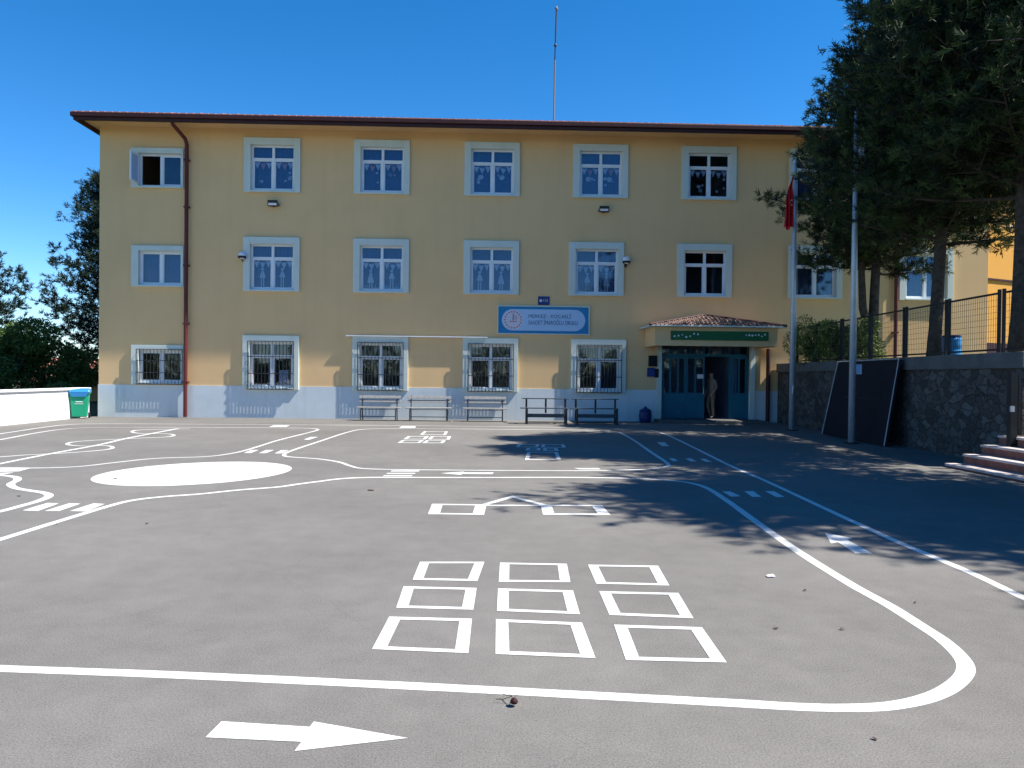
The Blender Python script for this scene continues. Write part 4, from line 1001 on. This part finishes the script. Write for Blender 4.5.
broad('garden_shrub', (G2(62, 28.5), 28.5, -.1), .8, .8, .62, 6000, 33, lab='low pale green shrub just left of the tiled roof', cat='shrub', leaf=.10, trunk=True)
broad('broadleaf_tree', (G2(-60, 30), 30, -.1), 2.2, 1.9, 2.0, 14000, 34, lab='leafy tree beyond the left edge of the view', group='leafy trees behind the white wall', leaf=.13)
# bushes behind the fence
hb = [(812, 24.2, .9, .95, 'yellow green bush at the left end of the mesh fence'), (838, 22.6, .95, .8, 'yellow green bush between the two poles behind the fence'), (862, 21.6, .8, .85, 'yellow green bush beside the forked pine trunk')]
for i, (px, Y, r, h, lb) in enumerate(hb):
    broad('terrace_bush', (max(G2(px, Y), 10.4), Y, TZ_-.1), r, r*.9, h, 7000, 41+i, m='hedge', lab=lb, group='bushes behind the mesh fence', cat='bush', leaf=.07, trunk=True, zc_=h*.75)
# grass tufts along the fence: one mass
rng = np.random.default_rng(5); n = 9000
p = np.stack([rng.uniform(WX+.5, WX+2.4, n), rng.uniform(13.9, 26.5, n), np.full(n, TZ_-.08)], 1); p[:, 0] += .058*(p[:, 1]-14.2)
h = rng.uniform(.04, .16, (n, 1)); d = np.concatenate([rng.normal(size=(n, 2))*.4, np.ones((n, 1))], 1); s = np.concatenate([rng.normal(size=(n, 2)), np.zeros((n, 1))], 1); s /= np.linalg.norm(s, axis=1)[:, None]
V = np.stack([p-s*.008, p+s*.008, p+d*h*.6+s*.005, p+d*h], 1).reshape(-1, 3)
o = fast_mesh('grass', V, M['hedge'], None); tag(o, 'short grass growing behind the coping of the retaining wall', 'grass', kind='stuff')

rng = np.random.default_rng(77); n = 26000
p = np.stack([rng.uniform(-45, 45, n), rng.uniform(-31, -27, n), rng.uniform(0, 1, n)], 1)
hgt = 5.2+1.8*np.sin(p[:, 0]*.35)+1.1*np.sin(p[:, 0]*.9+1)+.6*np.sin(p[:, 0]*2.1); p[:, 2] *= hgt
a = rng.normal(size=(n, 3)); a /= np.linalg.norm(a, axis=1)[:, None]; b = np.cross(a, rng.normal(size=(n, 3))); b /= np.linalg.norm(b, axis=1)[:, None]
L = rng.uniform(.25, .55, (n, 1)); V = np.stack([p-a*L*.5, p-b*L*.35, p+a*L*.5, p+b*L*.35], 1).reshape(-1, 3)
o = fast_mesh('woodland', V, M['leaves'], None); tag(o, 'belt of green trees across the yard, seen only as reflections in the panes', 'woodland', kind='stuff')
# blue drum behind the fence
bx, by = 9.5*1.2, 0
Yb = 18.4; xb_ = G2(951, Yb)
S = empty('plastic_drum', (xb_, Yb, TZ_-.04)); tag(S, 'blue plastic drum standing behind the mesh fence right of the thick pine', 'drum')
mb = MB(); mb.lathe([(.2, 0), (.22, .04), (.225, .25), (.21, .27), (.225, .29), (.22, .5), (.2, .56)], n=18); mb.build('drum_body', M['bin_blue'], S, smooth=True)
mb = MB(); mb.lathe([(.21, .561), (.21, .6), (.19, .61)], n=18); mb.build('lid', M['bin_dark'], S)

# ------------------------------------------------------------------ orange building at right
OBx = XR+.5; OBy = YF+1.2
S = empty('orange_building', (OBx, OBy, TZ_-.1), R(24)); tag(S, 'bright orange rendered building beyond the right end of the school', 'building')
mb = MB(); mb.box((0, 0, 0), (16, 9, 8.6)); mb.build('wall', M['orange'], S)
mb = MB(); mb.box((0.0, -.03, 0), (16, -.001, 1.0)); mb.build('plinth', M['gutter'], S)
mb = MB(); mb.box((-.3, -.5, 8.602), (16.4, 9.4, 8.8)); mb.build('roof', M['gutter'], S)
for x in (3.2, 7.2, 11.2):
    for z in (1.6, 5.0):
        mb = MB(); mb.box((x, -.05, z), (x+1.5, -.002, z+.08)); mb.box((x, -.05, z+1.42), (x+1.5, -.002, z+1.5)); mb.box((x, -.05, z+.081), (x+.08, -.002, z+1.419)); mb.box((x+1.42, -.05, z+.081), (x+1.5, -.002, z+1.419)); mb.box((x+.71, -.05, z+.081), (x+.79, -.002, z+1.419)); wn_ = mb.build('window', M['pvc'], S)
        mb = MB(); mb.box((x+.081, -.03, z+.081), (x+.709, -.004, z+1.419)); mb.box((x+.791, -.03, z+.081), (x+1.419, -.004, z+1.419)); mb.build('pane', M['navy'], wn_)
mb = MB(); mb.box((-.0, -.06, 3.35), (16, -.002, 3.42)); mb.build('string_course', M['gutter'], S)
mb = MB(); mb.tube([(.2, -.03, 5.3), (1.2, -.04, 5.38), (2.6, -.03, 5.62)], .02, 5); mb.build('cable', M['white'], S)

# small tiled house behind at left
hx1 = G2(104, 40); hx0 = G2(20, 40)
S = empty('tiled_house', ((hx0+hx1)/2, 42, 0)); tag(S, 'low house with a red tiled roof beyond the white wall', 'house'); SO = Vector(S.location)
mb = PB(SO); mb.box((hx0, 40.5, 0), (hx1+1, 44.5, .95)); mb.build('wall', M['wall'], S)
mb = PB(SO); n = 44
for k in range(n):
    x = hx0-.2+(hx1+1.4-hx0)*k/n; mb.tube([(x, 40.0, .9), (x, 42.5, 2.15)], .13, 6); 
mb.face([(hx0-.3, 40, .85), (hx1+1.3, 40, .85), (hx1+1.3, 42.5, 2.1), (hx0-.3, 42.5, 2.1)]); mb.face([(hx1+1.3, 45, .85), (hx0-.3, 45, .85), (hx0-.3, 42.5, 2.1), (hx1+1.3, 42.5, 2.1)])
for k in range(7): z = .95+k*.17; yk = 40+(z-.85)*2; mb.box((hx0-.3, yk, z), (hx1+1.3, yk+.05, z+.075))
mb.build('roof', M['tile'], S)

# ------------------------------------------------------------------ the person in the doorway
def person(loc, rz):
    J = {  # joints: x right, y forward (away), z up
     'pel': (0, 0, .93), 'sp': (0, .01, 1.08), 'ch': (0, .02, 1.27), 'nb': (0, .0, 1.42), 'nk': (0, -.01, 1.49), 'hd': (0, -.015, 1.58), 'ht': (0, -.005, 1.67),
     'shl': (-.17, 0, 1.38), 'ell': (-.24, .03, 1.12), 'wrl': (-.22, -.10, .90), 'hal': (-.21, -.14, .82),
     'shr': (.17, 0, 1.38), 'elr': (.23, .06, 1.13), 'wrr': (.19, -.08, .93), 'har': (.17, -.13, .87),
     'hil': (-.09, 0, .88), 'knl': (-.11, -.10, .50), 'anl': (-.13, .06, .10), 'tol': (-.14, -.10, .03),
     'hir': (.09, 0, .88), 'knr': (.09, -.02, .48), 'anr': (.10, .02, .09), 'tor': (.11, -.14, .03)}
    Rr = {'pel': .13, 'sp': .125, 'ch': .145, 'nb': .09, 'nk': .055, 'hd': .088, 'ht': .07, 'shl': .068, 'ell': .045, 'wrl': .03, 'hal': .034, 'shr': .068, 'elr': .045, 'wrr': .03, 'har': .034,
          'hil': .095, 'knl': .064, 'anl': .046, 'tol': .038, 'hir': .095, 'knr': .064, 'anr': .046, 'tor': .038}
    E = [('pel', 'sp'), ('sp', 'ch'), ('ch', 'nb'), ('nb', 'nk'), ('nk', 'hd'), ('hd', 'ht'), ('ch', 'shl'), ('shl', 'ell'), ('ell', 'wrl'), ('wrl', 'hal'), ('ch', 'shr'), ('shr', 'elr'), ('elr', 'wrr'), ('wrr', 'har'),
         ('pel', 'hil'), ('hil', 'knl'), ('knl', 'anl'), ('anl', 'tol'), ('pel', 'hir'), ('hir', 'knr'), ('knr', 'anr'), ('anr', 'tor')]
    K = list(J); V = [J[k] for k in K]; EE = [(K.index(a), K.index(b)) for a, b in E]; RR = [Rr[k] for k in K]
    for hk, sx in (('hal', -1), ('har', 1)):     # five short fingers per hand
        hi = K.index(hk); hx, hy, hz = J[hk]
        for f in range(5):
            if f == 4: a = (hx-sx*.0, hy-.035, hz+.005); b = (hx, hy-.06, hz-.025)
            else: a = (hx+(f-1.5)*.006, hy-.012+(f-1.5)*.017, hz-.04); b = (hx-sx*.01, hy-.02+(f-1.5)*.019, hz-.085+abs(f-1.3)*.008)
            V += [a, b]; i = len(V); EE += [(hi, i-2), (i-2, i-1)]; RR += [.009, .007]
    me = bpy.data.meshes.new('p'); me.from_pydata(V, EE, []); o = bpy.data.objects.new('p', me); COL.objects.link(o)
    md = o.modifiers.new('s', 'SKIN'); sv = me.skin_vertices[0].data
    for i, r in enumerate(RR): sv[i].radius = (r*1.0, r*(.78 if i in (0, 1, 2) else 1.0)); sv[i].use_root = (i == 0)
    o.modifiers.new('d', 'SUBSURF').levels = 2
    bpy.context.view_layer.update()
    m2 = bpy.data.meshes.new_from_object(o.evaluated_get(bpy.context.evaluated_depsgraph_get()))
    bpy.data.objects.remove(o)
    for m_ in ('skin', 'shirt', 'trousers', 'shoe'): m2.materials.append(M[m_])
    for p in m2.polygons:
        c_ = p.center; mi = 0
        arm = abs(c_.x) > .165
        if c_.z > 1.455: mi = 0
        elif arm and c_.z < 1.02 and c_.z > .75: mi = 0
        elif c_.z > .95: mi = 1
        elif c_.z > .095: mi = 2
        else: mi = 3
        p.material_index = mi; p.use_smooth = True
    P = bpy.data.objects.new('person', m2); COL.objects.link(P); P.location = loc; P.rotation_euler = (0, 0, rz)
    tag(P, 'person in beige shirt and tan trousers standing in the open entrance doorway', 'person')
    mb = MB(); mb.lathe([(.03, .0), (.095, .02), (.105, .07), (.085, .125), (.04, .15), (.01, .155)], (0, .02, 1.575), 16); mb.build('hair', M['hair'], P, smooth=True)
    mb = MB()
    for sx in (-1, 1): mb.tube([(sx*.03, -.1, 1.615), (sx*.03, -.108, 1.615)], .011, 8)
    mb.build('eye', M['shoe'], P)
    mb = MB(); mb.tube([(0, -.095, 1.61), (0, -.122, 1.575), (0, -.09, 1.565)], [.008, .016, .01], 6); mb.build('nose', M['skin'], P, smooth=True)
    mb = MB()
    for sx in (-1, 1): mb.tube([(sx*.085, 0, 1.57), (sx*.1, .0, 1.60), (sx*.09, 0, 1.625)], .012, 6)
    mb.build('ear', M['skin'], P, smooth=True)
    return P
px_, _ = W(714, 400, YF-.0); person((px_, YF+.32, .10), R(-70))

# ------------------------------------------------------------------ bits on the asphalt
spots = [(371, 490.5), (19.5, 496.3), (147, 524), (115.5, 478.8), (551, 507), (805, 591), (776, 629), (915, 603), (875, 740), (57, 525), (842, 630), (590, 441)]
for i, (px, py) in enumerate(spots):
    x, y = G(px, py); rnd = random.Random(i); s = rnd.uniform(.018, .032)*(1.5 if py < 500 else .5); mb = MB(); N = 9
    mb.face([(s*1.5*math.cos(6.283*k/N)*rnd.uniform(.6, 1), s*math.sin(6.283*k/N)*rnd.uniform(.6, 1), .005+rnd.uniform(0, .008)) for k in range(N)])
    mb.face([(s*.5, 0, .006), (s*1.7, .002, .007), (s*1.7, -.002, .007)])
    o = mb.build('fallen_leaf', M['leaf_dry']); o.location = (x, y, .0); o.rotation_euler = (0, 0, rnd.uniform(0, 6)); tag(o, 'small dry dark leaf lying flat on the asphalt', 'leaf', 'dry leaves scattered on the asphalt')
x, y = G(514, 706.5)
S = empty('seed_pod', (x, y, .01)); tag(S, 'dark red seed pod with thin twigs lying just below the long white line', 'seed pod')
mb = MB(); mb.lathe([(.004, -.0), (.016, .006), (.019, .016), (.013, .026), (.004, .031)], n=12); mb.build('pod', M['red_seed'], S, smooth=True)
mb = MB(); mb.tube([(-.005, .0, .02), (-.012, .035, .03), (-.035, .07, .015), (-.05, .09, .01)], .0022, 5); mb.tube([(0, .005, .02), (.008, .05, .02), (.022, .08, .008)], .0018, 5); mb.tube([(-.012, .03, .025), (-.05, .035, .01), (-.085, .045, .006)], .0018, 5); mb.build('stalk', M['leaf_dry'], S)
x, y = G(770, 577)
mb = MB(); mb.hexa([(-.03, -.02, .008), (.035, -.025, .008), (.03, .02, .008), (-.025, .025, .008), (-.02, -.015, .014), (.03, -.02, .018), (.025, .015, .022), (-.02, .02, .012)]); o = mb.build('paper_scrap', M['paper_w']); o.location = (x, y, 0); tag(o, 'tiny white paper scrap on the asphalt below the tree shadow', 'litter')
